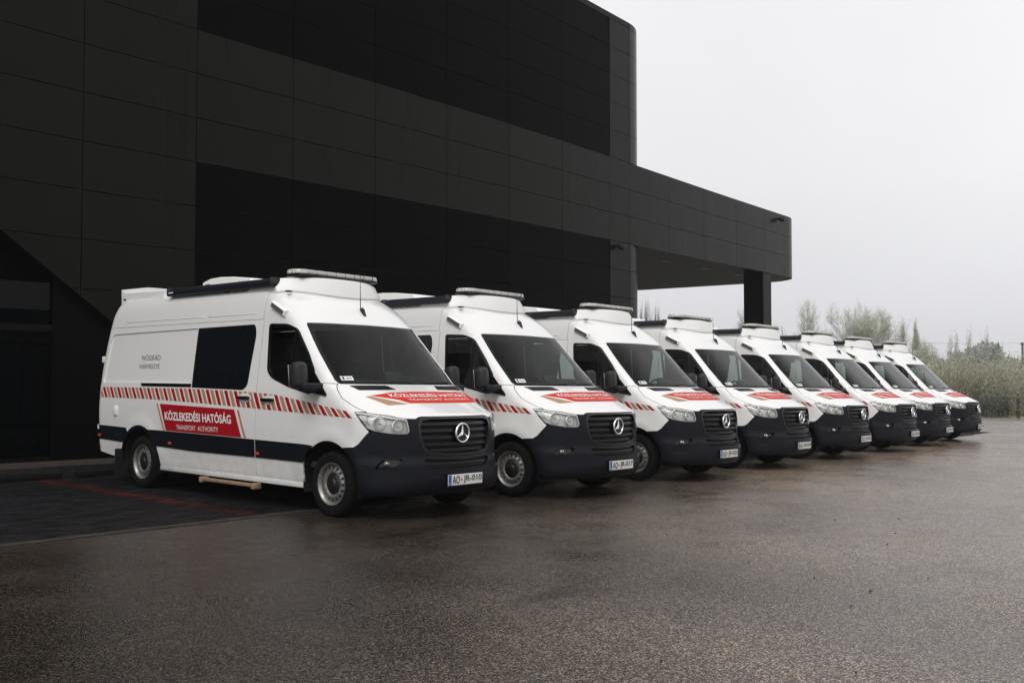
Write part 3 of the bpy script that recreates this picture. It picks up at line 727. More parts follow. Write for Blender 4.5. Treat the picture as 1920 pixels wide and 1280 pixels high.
    k = max(range(len(inn)), key=lambda i: (-inn[i][1] if abs(inn[i][0]) > .75 else -9)); inner = inn[:k + 1][::-1]
    half = outer + inner
    loop = half + [(-a, t) for a, t in half[::-1]][1:-1]
    panel('front_cap', [clean(loop)], wh, van, da=.07, dt=.05)
    # roof and upper flanks
    rl = [(-a_of_y(1.357, t), t) for t in np.linspace(2.144, 2.72, 26)] + [(0, t) for t in np.linspace(2.74, 3.29, 10)]
    rl += [(-a, 3.295) for a in np.linspace(.1, LC + 4.82 - 2.34 - .1, 30)]
    rl += [(-(LC + prof(t)[5] + .07 - prof(t)[1] - prof(t)[3]), t) for t in np.linspace(3.25, 2.144, 34)]
    rl += [(-a_of_y(y, 2.144), 2.144) for y in np.linspace(5.05, 1.40, 50)]
    panel('roof', [clean(rl)], wh, van, both=True, da=.12, dt=.06, extra=rear_rows(2.15, 3.28, 50))
    # rear doors, lamps, bumper
    rr = []
    for t in np.linspace(.48, 2.5, 30): rr.append((-(LC + prof(t)[5] + .085 - prof(t)[1] - prof(t)[3]), t))
    for t in np.linspace(2.5, .48, 30): rr.append((-(LC + prof(t)[5] + .08 - .14 + prof(t)[2] - .006 - prof(t)[1] - prof(t)[3]), t))
    for s, d in zip((-1, 1), panel('rear_door', [rr], wh, van, both=True, da=.12, dt=.1)):
        box('door_hinge', s * .90 - .03, s * .90 + .03, 5.08, 5.16, 1.66, 1.75, M['pod'], d, .012)
        box('tail_lamp', s * .86 - .05, s * .86 + .05, 5.12, 5.17, .84, 1.2, M['red'], d, .02)
    box('rear_bumper', -.92, .92, 5.0, 5.25, .42, .60, M['plastic'], van, .05)
    for s in (-1, 1): box('number_lamp', s * .93 - .02, s * .93 + .02, 5.14, 5.20, .73, .80, M['pod'], van, .015)
    # fender
    HL = [(-.975, -.389, 1.116), (-.927, -.508, 1.107), (-.807, -.681, 1.081), (-.64, -.817, 1.043), (-.627, -.845, .919), (-.653, -.833, .894), (-.79, -.742, .9), (-.912, -.611, .928), (-.952, -.541, .958), (-.982, -.457, 1.045)]
    hc = [(-.888, .0, 1.404), (-.940, -.071, 1.335), (-.960, -.170, 1.250), (-.948, -.300, 1.190), (-.925, -.420, 1.143), (-.915, -.495, 1.122)]
    arcF = [(.46 * math.cos(R(t)), .345 + .46 * math.sin(R(t))) for t in np.linspace(121, 53, 18)]
    fn = [P3(*p) for p in dens([(x - .006, y + .004, z - .002) for x, y, z in hc], .04, False)] + [P3(-.955, -.47, 1.123), P3(-.985, -.375, 1.120), P3(-.992, -.452, 1.045), P3(-.962, -.535, .950)]
    fn += [P3(*p) for p in dens([(-.940, -.568, .918), (-.987, -.460, .790), (-1.0, -.405, .756), (-1.007, -.25, .745)], .04, False)]
    fn += [SY(*p) for p in arcF]
    fn += side_loop_open(shift(DCUT[9:], -.008)[::-1]) + [SY(.20, 1.405), SY(.1, 1.405)]
    panel('fender', [clean(fn)], wh, van, both=True, da=.05, dt=.04)
    # hood
    base = [FX(x, 1.402) for x in np.linspace(0, -.86, 18)]
    edge = [P3(*p) for p in dens([(x + .004, y, z + .002) for x, y, z in hc], .03, False)] + [P3(*p) for p in dens([(-.90, -.51, 1.112), (-.807, -.681, 1.090), (-.66, -.81, 1.056)], .04, False)]
    lead = [FX(-.555, 1.052), FX(-.515, 1.070)] + [FX(x, 1.076) for x in np.linspace(-.48, 0, 12)]
    panel('hood', [clean(sym(base + edge + lead))], wh, van, da=.045, dt=.012)
    hood = [c for c in van.children if c.name.startswith('hood')][0]
    for s in (-1, 1):
        vp = [(-.815, 1.386), (-.37, 1.388), (-.315, 1.345), (-.78, 1.338)]
        q = panel('hood_vent', [[FX(x, z) for x, z in dens(rp(vp, .012, 3), .03)]], M['black'], hood, .004, .006, .05, .012)
        if s == 1: mirror_mesh(q)
        for zz in (1.353, 1.364, 1.375):
            r = panel('vent_slat', [[FX(x, z) for x, z in dens([(-.77, zz + .003), (-.36, zz + .003), (-.355, zz - .0015), (-.775, zz - .0015)], .04)]], M['slat'], q, .010, .008, .2, .02)
            if s == 1: mirror_mesh(r)
    # bumper
    GR = [(0, 1.064), (-.42, 1.062), (-.515, 1.050), (-.547, .985), (-.540, .857), (-.498, .74), (-.42, .688), (-.2, .668), (0, .664)]
    gl = sym([FX(x, z) for x, z in dens(GR, .04, False)])
    top = [FX(0, 1.070)] + [FX(x, 1.070) for x in np.linspace(-.1, -.48, 8)] + [FX(-.515, 1.064), FX(-.55, 1.044), FX(-.632, 1.038)]
    top += [P3(*p) for p in dens([(-.619, -.85, .919), (-.648, -.84, .886), (-.79, -.748, .892), (-.915, -.612, .919), (-.935, -.578, .910), (-.985, -.47, .783), (-1.0, -.41, .748), (-1.007, -.25, .737)], .04, False)]
    top += [SY(.46 * math.cos(R(t)), .345 + .46 * math.sin(R(t))) for t in np.linspace(124, 188, 16)]
    top += [SY(-.45, .268)] + [P3(*p) for p in dens([(-.925, -.44, .266), (-.80, -.70, .264)], .05, False)] + [FX(x, .264) for x in np.linspace(-.70, 0, 14)]
    fog = [(-.905, -.634, .540), (-.880, -.662, .605), (-.835, -.70, .648), (-.70, -.81, .644), (-.69, -.82, .63), (-.767, -.775, .545)]
    fl = [P3(*p) for p in dens(fog, .03)]
    ink = [(0, .618), (-.46, .634), (-.49, .625), (-.455, .56), (-.40, .535), (0, .525)]
    il = sym([FX(x, z) for x, z in dens(ink, .04, False)])
    bmp = panel('front_bumper', [clean(sym(top)), gl, il, fl, [(-a, t) for a, t in fl[::-1]]], M['plastic'], van, .004, .025, .05, .04)
    lip = [FX(x, .452 + .06 * min(1, abs(x) / .7) ** 2) for x in np.linspace(0, -.70, 12)] + [P3(*p) for p in dens([(-.80, -.73, .517), (-.915, -.60, .515), (-.975, -.46, .50), (-.975, -.47, .33)], .05, False)] + [P3(-.9, -.55, .285)] + [FX(x, .28) for x in np.linspace(-.70, 0, 12)]
    panel('bumper_lip', [clean(sym(lip))], M['plastic'], bmp, .032, .04, .06, .04)
    panel('lower_intake', [sym([FX(x, z) for x, z in dens([(0, .625), (-.47, .64), (-.50, .625), (-.46, .555), (-.40, .53), (0, .52)], .04, False)])], M['void'], bmp, -.035, .01, .08, .06)
    for zz in (.555, .585): panel('intake_bar', [sym([FX(x, z) for x, z in dens([(0, zz + .006), (-.45, zz + .008), (-.45, zz - .002), (0, zz - .004)], .05, False)])], M['slat'], bmp, -.012, .012, .2, .1)
    for s in (-1, 1):
        q = panel('fog_recess', [[P3(*p) for p in dens([(x, y, z) for x, y, z in fog], .03)]], M['black'], bmp, -.05, .006, .05, .03)
        if s == 1: mirror_mesh(q)
        p, n = surf_n(*P3(-.815, -.722, .600)); c = p - n * .012
        if s == 1: c.x = -c.x; n = Vector((-n.x, n.y, n.z))
        f = lathe('fog_lamp', [(.001, .006), (.012, .004), (.024, -.002), (.030, -.006), (.036, -.02)], 18, M['foglamp'], bmp); f.location = c
        f.rotation_euler = n.to_track_quat('X', 'Z').to_euler()
        f2 = lathe('fog_lens', [(.001, .010), (.020, .007), (.030, .000)], 18, M['lens'], f)
    # grille
    g0 = panel('grille', [gl], M['void'], van, -.055, .01, .08, .06)
    rin = [(0, 1.044), (-.40, 1.042), (-.492, 1.028), (-.522, .975), (-.515, .86), (-.476, .757), (-.41, .71), (-.2, .690), (0, .686)]
    panel('grille_frame', [gl, sym([FX(x, z) for x, z in dens(rin, .04, False)])], M['black'], g0, .010, .05, .2, .2)
    for zz, w in ((1.000, .505), (.928, .515), (.856, .505), (.784, .475), (.722, .41)):
        L = sym([FX(x, z) for x, z in dens([(0, zz + .018), (-w, zz + .016), (-w - .004, zz - .016), (0, zz - .018)], .05, False)])
        b_ = panel('grille_bar', [L], M['slat'], g0, -.012, .03, .1, .02, offf=lambda a, t, p, zz=zz: -.012 * abs(t - zz) / .018)
        panel('bar_edge', [sym([FX(x, z) for x, z in dens([(0, zz - .010), (-w + .02, zz - .010), (-w + .02, zz - .017), (0, zz - .017)], .05, False)])], M['trim'], b_, -.014, .006, .2, .2)
    # emblem: ring and three pointed star
    yb = surf(0, .895)[1] - .012
    st = lathe('star_emblem', [(.098 + .011 * math.cos(R(t)), .013 * math.sin(R(t))) for t in range(0, 361, 36)], 40, M['chrome'], g0, (0, yb, .897), 'Y')
    V, F = [(0, -.016, 0), (0, .004, 0)], []
    for k in range(3):
        a = R(90 + 120 * k); b = a + R(60); V += [(math.cos(a) * .096, -.004, math.sin(a) * .096), (math.cos(b) * .022, -.002, math.sin(b) * .022)]
    for k in range(3):
        tip, v1, v0 = 2 + 2 * k, 3 + 2 * k, 3 + 2 * ((k - 1) % 3)
        F += [(0, v0, tip), (0, tip, v1), (1, tip, v0), (1, v1, tip)]
    sm = mesh('star', V, F, M['chrome'], st); sm.location = (0, yb, .897)
    lathe('emblem_disc', [(.001, 0), (.09, 0), (.09, .03)], 24, M['black'], st, (0, yb + .008, .897), 'Y')
    # headlights
    hin = [(x, y, z) for x, y, z in HL]
    for s in (-1, 1):
        lp = [P3(*p) for p in dens(rp([(x, y, z) for x, y, z in HL], .02, 3), .03)]
        h = panel('headlight', [lp], M['lampbody'], van, -.042, .004, .04, .03, offf=lambda a, t, p: .055 * max(0, 1 - 9 * max(0, p[1] + .56)) if False else 0)
        if s == 1: mirror_mesh(h)
        q = panel('lamp_cover', [lp], M['lens'], h, .002, 0.0, .05, .04)
        if s == 1: mirror_mesh(q)
        wall_ = panel('lamp_rim', [lp, [P3(*p) for p in dens([(x * .988 if abs(x) > .9 else x + (-.012 if x > -.66 else 0), y + .012, z + (.010 if z < .96 else -.010)) for x, y, z in rp(HL, .02, 3)], .03)]], M['lampbody'], h, -.004, .035, .2, .2)
        if s == 1: mirror_mesh(wall_)
        for (px, py, pz, rad) in ((-.865, -.66, 1.005, .072), (-.722, -.785, .975, .066)):
            p, n = surf_n(*P3(px, py, pz)); n = (n + Vector((.0, -1.2, 0))).normalized(); c = p - n * .012
            if s == 1: c.x = -c.x; n = Vector((-n.x, n.y, n.z))
            bw = lathe('reflector_bowl', [(.001, -.062), (.02, -.055), (.045, -.035), (rad - .006, -.004), (rad, .002), (rad + .006, -.01)], 22, M['reflector'], h); bw.location = c
            bw.rotation_euler = n.to_track_quat('X', 'Z').to_euler()
            bu = lathe('bulb', [(.001, -.012), (.010, -.016), (.013, -.03), (.013, -.055)], 12, M['chrome'], bw)
        dv = panel('indicator', [[P3(*p) for p in dens([(-.955, -.45, 1.095), (-.92, -.52, 1.09), (-.93, -.555, .99), (-.968, -.475, 1.04)], .03)]], M['pod'], h, -.022, .015, .05, .05)
        if s == 1: mirror_mesh(dv)
    # windscreen, seal, sticker, wipers
    wl_ = sym(wpath(0.0)); panel('windscreen', [clean(wl_)], M['windscreen'], van, -.006, 0, .1, .07)
    ws = [c for c in van.children if c.name.startswith('windscreen')][0]
    panel('windscreen_border', [clean(sym(wpath(.002))), clean(sym(wpath(-.032, 2.03, 1.43)))], M['black'], ws, -.010, .004, .3, .3)
    stk = panel('inspection_sticker', [[FX(x, z) for x, z in dens([(-.83, 1.488), (-.70, 1.490), (-.70, 1.446), (-.83, 1.444)], .04)]], M['letter'], ws, -.003, .001, .2, .2)
    panel('sticker_mark', [[FX(x, z) for x, z in [(-.815, 1.482), (-.795, 1.482), (-.795, 1.452), (-.815, 1.452)]]], M['ink'], stk, 0, .001, .2, .2)
    panel('sticker_print', [[FX(x, z) for x, z in [(-.78, 1.472), (-.715, 1.473), (-.715, 1.461), (-.78, 1.460)]]], M['silver'], stk, 0, .001, .2, .2)
    for (xa, za, xb, zb) in ((-.70, 1.418, .10, 1.432), (.02, 1.418, .76, 1.436)):
        pts = []
        for q in range(9):
            x, z = xa + (xb - xa) * q / 8, za + (zb - za) * q / 8; p, n = surf_n(*FX(x, z)); pts.append(p + n * .012)
        tube('wiper', pts, .008, M['blackplastic'], van, 5)
    # cab interior
    cab = box('dashboard', -.86, .86, .06, .52, 1.02, 1.37, M['dash'], van, .06, 3)
    box('instrument_hood', .22, .62, .10, .36, 1.36, 1.50, M['dash'], cab, .05, 3)
    box('radio_display', -.12, .16, .10, .16, 1.37, 1.55, M['blackplastic'], cab, .02, 2, (R(-25), 'X'))
    sw = lathe('steering_wheel', [(.19 + .016 * math.cos(R(t)), .016 * math.sin(R(t))) for t in range(0, 361, 45)], 28, M['dash'], van, (0, 0, 0), 'Z'); sw.location = (.43, .60, 1.36); sw.rotation_euler = (R(-58), 0, 0)
    box('wheel_hub', -.07, .07, -.06, .06, -.02, .03, M['dash'], sw, .02); box('wheel_spoke', -.18, .18, -.02, .02, -.012, .012, M['dash'], sw, .005)
    for x in (-.50, .46):
        s_ = box('seat', x - .25, x + .25, .78, 1.22, .75, .93, M['seat'], van, .06, 3)
        box('seat_back', x - .24, x + .24, 1.13, 1.30, .90, 1.62, M['seat'], s_, .07, 3, (R(-9), 'X')); box('headrest', x - .13, x + .13, 1.22, 1.33, 1.64, 1.86, M['seat'], s_, .05, 3)
    box('cab_floor', -.90, .90, .0, 1.5, .50, .56, M['lining'], van); box('bulkhead', -.88, .88, 1.46, 1.50, .56, 1.95, M['lining'], van)
    box('mirror_inside', -.13, .13, .50, .54, 1.93, 2.02, M['blackplastic'], van, .02)
    # trims along the flank
    tz0, tz1 = .556, .758
    for nm, L in (('door_strip', [(.250, .738), (.40, .748), (1.318, tz1), (1.318, tz0), (.428, tz0 - .004), (.40, .60), (.352, .665), (.30, .71)]),
                  ('side_strip', [(1.342, tz1)] + [(2.5, .772), (3.56, .782)] + [(3.925 + .482 * math.cos(R(t)), .345 + .482 * math.sin(R(t))) for t in (116, 126, 136, 144, 151)] + [(2.7, .556), (1.342, tz0)]),
                  ('rear_strip', [(4.28, .785), (5.17, .80), (5.17, .615), (4.42, .590)] + [(3.925 + .482 * math.cos(R(t)), .345 + .482 * math.sin(R(t))) for t in (32, 42, 52)])):
        panel(nm, [side_loop(L)], M['trim'], van, .010, .014, .1, .05, both=True)
    for yc, ta, tb in ((3.925, 182, -2),):
        L = [(yc + .486 * math.cos(R(t)), .345 + .486 * math.sin(R(t))) for t in np.linspace(ta, tb, 26)] + [(yc + .452 * math.cos(R(t)), .345 + .452 * math.sin(R(t))) for t in np.linspace(tb, ta, 26)]
        panel('arch_trim', [side_loop(L)], M['trim'], van, .008, .03, .3, .3, both=True)
    for s in (-1, 1):
        for (y, z) in ((5.02, .655), (3.165, .628), (1.275, .602)):
            x = surf(-a_of_y(y, z), z)[0]; box('side_marker', -.012, .012, -.032, .032, -.017, .017, M['orange'], van, .007).location = (-s * x + s * .012 if s == 1 else x - .012, y, z)
        for yc in (0.0, 3.925):
            lathe('wheel_arch', [(.455, 0), (.455, .42), (.30, .42)], 24, M['void'], van, (s * .97 if s == -1 else .97 - .42, yc, .345), 'X', True, R(210), R(-15))
        box('mud_flap', s * .96 - .13, s * .96 + .13, 4.39, 4.40, .14, .50, M['void'], van)
        box('sill', s * .93 - .03, s * .93 + .03, .47, 3.46, .27, .345, wh, van, .012)
    box('underbody', -.74, .74, -.75, 4.95, .30, .52, M['void'], van); box('chassis_rail', -.88, .88, .5, 3.42, .28, .34, M['void'], van)
    box('radiator_shroud', -.6, .6, -.86, -.70, .27, .66, M['void'], van)
    # entry step
    stp = box('entry_step', -1.07, -1.02, 1.26, 2.34, .225, .262, M['step'], van, .008)
    for y in (1.24, 2.31): box('step_bracket', -1.085, -.98, y - .03, y + .03, .205, .272, M['step'], stp, .008)
    # mirrors
    for s in (-1, 1):
        mb = panel('mirror_base', [[SY(*p) for p in dens(rp([(.37, 1.60), (.345, 1.33), (.30, 1.305), (.06, 1.272), (.055, 1.29)], [.02, .03, .03, .015, .01]), .03)]], M['black'], van, .012, .02, .1, .1)
        if s == 1: mirror_mesh(mb)
        hs = box('mirror_housing', -.085, .085, -.075, .075, -.145, .145, M['mirror'], mb, .06, 4); hs.location = (s * 1.17, .30, 1.49); hs.rotation_euler = (R(-6), 0, s * R(-12))
        gs = box('mirror_glass', -.08, .08, -.004, .004, -.115, .115, M['chrome'], hs, .003); gs.location = (0, .076, 0)
        ar = box('mirror_arm', -.14, .14, -.055, .055, -.045, .045, M['plastic'], mb, .03, 3); ar.location = (s * 1.09, .19, 1.365)
    # roof gear
    def pod():
        V, F = [], []; nx = 25; sec = []
        for i in range(nx):
            x = -.80 + 1.60 * i / (nx - 1); u = abs(x) / .80
            yl = .915 + .34 * u ** 2.6; zb_ = roof_z(x, yl) + .002; ztop = 2.655 - .035 * u ** 4; yt = yl + .055 + .03 * u; lean = .05
            prof_ = [(yl + .06, zb_ - .01), (yl + .012, zb_ + .006), (yl - .006, zb_ + .022), (yl + .004, zb_ + .06), (yt - .012, ztop - .045), (yt + .004, ztop - .014), (yt + .04, ztop), (1.55, ztop + .002), (1.72, ztop - .05), (1.86, roof_z(x, 1.86) - .01)]
            sec.append([(x, y, z) for y, z in prof_])
        k = len(sec[0])
        for s_ in sec: V += s_
        for i in range(nx - 1):
            for q in range(k - 1): F.append((i * k + q, (i + 1) * k + q, (i + 1) * k + q + 1, i * k + q + 1))
        F.append(tuple(range(k))); F.append(tuple(range((nx - 1) * k, nx * k))[::-1])
        o = mesh('roof_fairing', V, F, M['pod'], van, True); o.data.set_sharp_from_angle(angle=R(38)); return o
    pd = pod()
    for s in (-1, 1): box('fairing_foot', s * .74 - .03, s * .74 + .03, 1.07, 1.13, 2.455, 2.475, M['black'], pd, .006)
    lb = box('light_bar', -.60, .60, 1.075, 1.355, 2.662, 2.693, M['black'], van, .010)
    for i in range(7):
        xa = -.50 + i * .1432; box('beacon_lens', xa + .007, xa + .1362, 1.06, 1.37, 2.694, 2.741, M['clear'], lb, .012)
    for s in (-1, 1):
        V, F = [], []; n = 12
        for i in range(n + 1):
            th = -math.pi / 2 + math.pi * i / n; px, py = s * (.503 + .145 * math.cos(th)), 1.215 + .155 * math.sin(th)
            for r_, z in ((1, 2.694), (1, 2.728), (.93, 2.741)): V.append((s * .503 + (px - s * .503) * r_, 1.215 + (py - 1.215) * r_, z))
        for i in range(n):
            for q in range(2): F.append((i * 3 + q, (i + 1) * 3 + q, (i + 1) * 3 + q + 1, i * 3 + q + 1) if s == 1 else (i * 3 + q + 1, (i + 1) * 3 + q + 1, (i + 1) * 3 + q, i * 3 + q))
        F.append(tuple(i * 3 + 2 for i in range(n + 1)) if s == 1 else tuple(i * 3 + 2 for i in range(n + 1))[::-1])
        mesh('end_beacon', V, F, M['clear'], lb, True).data.set_sharp_from_angle(angle=R(40))
    # awning case along the right roof edge
    sec = [(-.055, -.045), (.045, -.05), (.06, -.02), (.055, .04), (.02, .06), (-.035, .052), (-.062, .015)]
    V, F = [], []; k = len(sec); ys = [1.30, 3.55]
    for y in ys:
        for dx, dz in sec: V.append((-.80 + dx, y, 2.570 + dz))
    F = [tuple(range(k)), tuple(range(k, 2 * k))[::-1]] + [(i, i + k, (i + 1) % k + k, (i + 1) % k) for i in range(k)]
    aw = mesh('awning', V, F, M['awning'], van); bv = aw.modifiers.new('bevel', 'BEVEL'); bv.width = .008; bv.segments = 2
    for y in (1.27, 3.545): box('awning_end_cap', -.868, -.732, y, y + .035, 2.52, 2.638, M['black'], aw, .018)
    for ya, yb in ((1.85, 2.15), (2.22, 2.34)): box('awning_bracket', -.80, -.72, ya, yb, 2.50, 2.523, M['silver'], aw, .004)
    for (ya, yb) in ((3.42, 3.53),): box('awning_badge', -.8635, -.861, ya, yb, 2.557, 2.572, M['letter'], aw)
    # rear roof box (faceted) and roof air conditioner
    V = [(-.74, 5.00, 2.44), (-.78, 3.80, 2.48), (.74, 3.80, 2.48), (.74, 5.00, 2.44), (-.74, 5.02, 2.70), (-.74, 4.94, 2.645), (-.76, 3.83, 2.615), (.76, 3.83, 2.615), (.74, 4.94, 2.645), (.74, 5.02, 2.70), (-.62, 4.50, 2.715), (.62, 4.50, 2.715), (-.60, 3.62, 2.63), (.60, 3.62, 2.63)]
    F = [(0, 5, 4), (0, 1, 6, 5), (4, 5, 10), (5, 6, 10), (6, 12, 10), (10, 12, 13, 11), (4, 10, 11, 9), (9, 11, 8), (8, 11, 7), (11, 13, 7), (3, 9, 8), (2, 3, 8, 7), (0, 4, 9, 3), (1, 2, 7, 13, 12, 6), (0, 3, 2, 1)]
    rb = mesh('roof_box', V, F, M['pod'], van); box('box_badge', -.746, -.742, 4.88, 4.95, 2.545, 2.565, M['black'], rb)
    V, F = [], []
    prf = [(3.55, 2.60), (3.53, 2.76), (3.40, 2.79), (3.15, 2.80), (2.85, 2.785), (2.45, 2.745), (2.30, 2.60)]
    for x, r_ in ((-.36, .0), (-.33, .02), (.33, .02), (.36, 0)):
        for y, z in prf: V.append((x, y, z - (.02 if r_ == 0 else 0)))
    k = len(prf)
    for i in range(3):
        for q in range(k - 1): F.append((i * k + q, i * k + q + 1, (i + 1) * k + q + 1, (i + 1) * k + q))
    F += [tuple(range(k))[::-1], tuple(range(3 * k, 4 * k))]
    ac = mesh('roof_air_conditioner', V, F, M['pod'], van); box('unit_badge', -.364, -.359, 3.36, 3.47, 2.70, 2.715, M['black'], ac)
    # antenna and corner work lamps
    AV = [(-.02, .0, 0), (.02, 0, 0), (.022, .12, -.012), (-.022, .12, -.012), (-.006, .075, .055), (.006, .075, .055), (.008, .118, .05), (-.008, .118, .05)]
    am = Matrix.Translation((.03, .645, 2.197)) @ Matrix.Rotation(R(40), 4, 'X')
    an = mesh('antenna', [am @ Vector(v) for v in AV], [(0, 3, 2, 1), (0, 1, 5, 4), (1, 2, 6, 5), (2, 3, 7, 6), (3, 0, 4, 7), (4, 5, 6, 7)], M['blackplastic'], van)
    tube('antenna_rod', [(.03, .735, 2.285), (.03, .742, 2.45), (.03, .75, 2.70)], .0035, M['blackplastic'], an, 5, True, [.006, .005, .003])
    for s in (-1, 1):
        a_, b_ = Vector(surf(-a_of_y(1.205, 2.315), 2.315)), Vector(surf(-a_of_y(.925, 2.187), 2.187)); n = surf_n(*SY(1.06, 2.25))[1]
        d = (b_ - a_).normalized(); u = n.cross(d).normalized(); u = u if u.z > 0 else -u; c0 = (a_ + b_) / 2; L = (b_ - a_).length / 2
        V = []
        for e in (-L, L):
            for uu, nn_ in ((-.038, -.01), (.038, -.01), (.038, .025), (.018, .045), (-.03, .040), (-.038, .025)):
                q = c0 + d * e + u * uu + n * nn_; V.append((q.x * (1 if s == -1 else -1), q.y, q.z))
        F = [(0, 1, 2, 3, 4, 5), (11, 10, 9, 8, 7, 6)] + [(i, i + 6, (i + 1) % 6 + 6, (i + 1) % 6) for i in range(6)]
        wlp = mesh('work_lamp', V, F if s == -1 else [f[::-1] for f in F], M['lampbody'], van)
        V = []
        for e in (-L + .02, L - .02):
            for uu, nn_ in ((-.0395, .004), (-.0395, .026), (-.031, .0418), (.012, .0465)):
                q = c0 + d * e + u * (uu if u.z > 0 else -uu) + n * nn_; V.append((q.x * (1 if s == -1 else -1), q.y, q.z))
        mesh('lamp_lens', V, [(0, 4, 5, 1), (1, 5, 6, 2), (2, 6, 7, 3)], M['worklens'], wlp)
    # wheels
    for s in (-1, 1):
        for yc in (0.0, 3.925):
            w = empty('wheel', (s * .955, yc, .348), van)
            if s == 1: w.rotation_euler = (0, 0, math.pi)
            ty = lathe('tyre', [(.222, .02), (.226, .005), (.245, -.004), (.285, -.012), (.318, -.006), (.338, .012), (.347, .04), (.348, .11), (.347, .19), (.335, .22), (.30, .235), (.22, .225)], 44, M['tyre'], w)
            lathe('rim', [(.226, .004), (.224, -.002), (.216, .000), (.211, .010), (.203, .016), (.197, .030), (.193, .050), (.190, .10), (.0, .10)], 44, M['silver'], w)
            nh = 16
            outl = [(.193 * math.cos(2 * math.pi * i / 64), .193 * math.sin(2 * math.pi * i / 64)) for i in range(64)]
            inl = [(.112 * math.cos(2 * math.pi * i / 48), .112 * math.sin(2 * math.pi * i / 48)) for i in range(48)]
            holes = []
            for h_ in range(nh):
                a = 2 * math.pi * h_ / nh; cx_, cy_ = .166 * math.cos(a), .166 * math.sin(a)
                holes.append([(cx_ + .0165 * math.cos(R(t)) * math.cos(a) - .0145 * math.sin(R(t)) * math.sin(a), cy_ + .0165 * math.cos(R(t)) * math.sin(a) + .0145 * math.sin(R(t)) * math.cos(a)) for t in range(0, 360, 30)])
            V2, F2 = tri2d([outl, inl] + holes, .03, .03)
            def dep(r): return .045 - (.045 - .012) * min(1, max(0, (.193 - r) / .055)) + (.02 * max(0, (.128 - r) / .016))
            ds = mesh('wheel_disc', [(dep(v.length), v.x, v.y) for v in V2], [tuple(f) for f in F2], M['silver'], w, True)
            lathe('hub_cap', [(.001, .004), (.03, .002), (.055, .006), (.06, .014), (.09, .018), (.105, .026), (.118, .034)], 32, M['blackplastic'], w)
    # ---- films and lettering
    def lerp_t(y, T):
        for (ya, za), (yb, zb) in zip(T, T[1:]):
            if yb <= y <= ya: return za + (zb - za) * (ya - y) / (ya - yb)
        return T[0][1] if y > T[0][0] else T[-1][1]
    TT = [(5.2, 1.325), (2.7, 1.322), (1.7, 1.305), (1.0, 1.277), (.5, 1.219), (-.36, 1.112)]; TB = [(5.2, 1.182), (3.8, 1.178), (2.7, 1.155), (1.7, 1.123), (.38, 1.08), (-.4, 1.05)]
    for key, ph in (('red', 0.0), ('tan', .1)):
        V, F = [], []
        y = 5.14 - ph
        while y > -.34:
            w = .068; segs = 4
            lim = (1.332, 1.328)
            for yy0, yy1 in ((y, y - w),):
                base_ = len(V)
                for q in range(segs + 1):
                    f_ = q / segs
                    for ye in (yy0, yy1):
                        y_ = ye + .05 - .10 * f_; zt, zb2 = lerp_t(y_, TT), lerp_t(y_, TB); z_ = zt + (zb2 - zt) * f_
                        y_ = max(y_, -.385)
                        p, n = surf_n(*SY(y_, z_)); V.append(p + n * .0015)
                for q in range(segs): F.append((base_ + 2 * q, base_ + 2 * q + 2, base_ + 2 * q + 3, base_ + 2 * q + 1))
            y -= .2
        for s in (-1, 1): mesh('stripe_film', [(v[0] * -s, v[1], v[2]) for v in V], F if s == -1 else [f[::-1] for f in F], M[key], van, True)
    for s in (-1, 1):
        for yc, zc in ((1.552, 1.230), (1.085, 1.213)):
            q = panel('handle_recess', [[SY(yc + .125 * math.cos(R(t)), zc + .055 * math.sin(R(t))) for t in range(0, 360, 18)]], wh, van, .003, .004, .3, .3)
            if s == 1: mirror_mesh(q)
    rd = panel('red_sign_film', [side_loop(rp([(3.43, 1.122), (1.755, 1.090), (1.60, .768), (3.27, .786)], .004)[::-1])], M['red'], van, .0025, .003, .1, .06)
    for L in ([(3.517, 1.124), (3.480, 1.124), (3.295, .786), (3.335, .786)], [(1.696, 1.084), (1.655, 1.083), (1.508, .768), (1.548, .768)]):
        panel('tan_sign_bar', [side_loop(L[::-1])], M['tan'], van, .0025, .003, .1, .06)
    def side_text(body, yl, yr_, zl, zr, hgt, m, bold, slant=0.0, par=van, name='lettering', off=.0065):
        uv, F = text_geo(body, bold, 1.0, .12); V = []
        for u, v in uv:
            y = yl + (yr_ - yl) * u - slant * v * -1; z = zl + (zr - zl) * u + hgt * v; p, n = surf_n(*SY(y, z)); V.append(p + n * off)
        return mesh(name, V, F, m, par)
    side_text('KÖZLEKEDÉSI HATÓSÁG', 3.285, 1.80, .918, .918, .130, M['letter'], .028, .02, rd); side_text('TRANSPORT  AUTHORITY', 3.01, 2.07, .808, .812, .058, M['letter'], .0, .01, rd)
    side_text('NÓGRÁD', 4.03, 3.555, 1.685, 1.685, .085, M['greyink'], 0, 0, van, 'lettering', -.0115); side_text('VÁRMEGYE', 4.08, 3.555, 1.575, 1.575, .078, M['greyink'], 0, 0, van, 'lettering', -.0115)
    def hfilm(pts, m, off): return panel('hood_film', [[FX(x, z) for x, z in dens(pts, .03)]], m, hood, off, .002, .045, .012)
    hr = hfilm([(-.735, 1.284), (-.45, 1.315), (-.10, 1.323), (.60, 1.322), (.73, 1.305), (.80, 1.270), (.79, 1.225), (.70, 1.205), (-.40, 1.206), (-.48, 1.240)][::-1], M['redhood'], .003)
    hfilm([(-.79, 1.274), (-.745, 1.277), (-.50, 1.213), (-.44, 1.199), (-.67, 1.186)][::-1], M['tan'], .003); hfilm([(.83, 1.262), (.87, 1.23), (.83, 1.195), (.80, 1.203), (.825, 1.235)][::-1], M['tan'], .003)
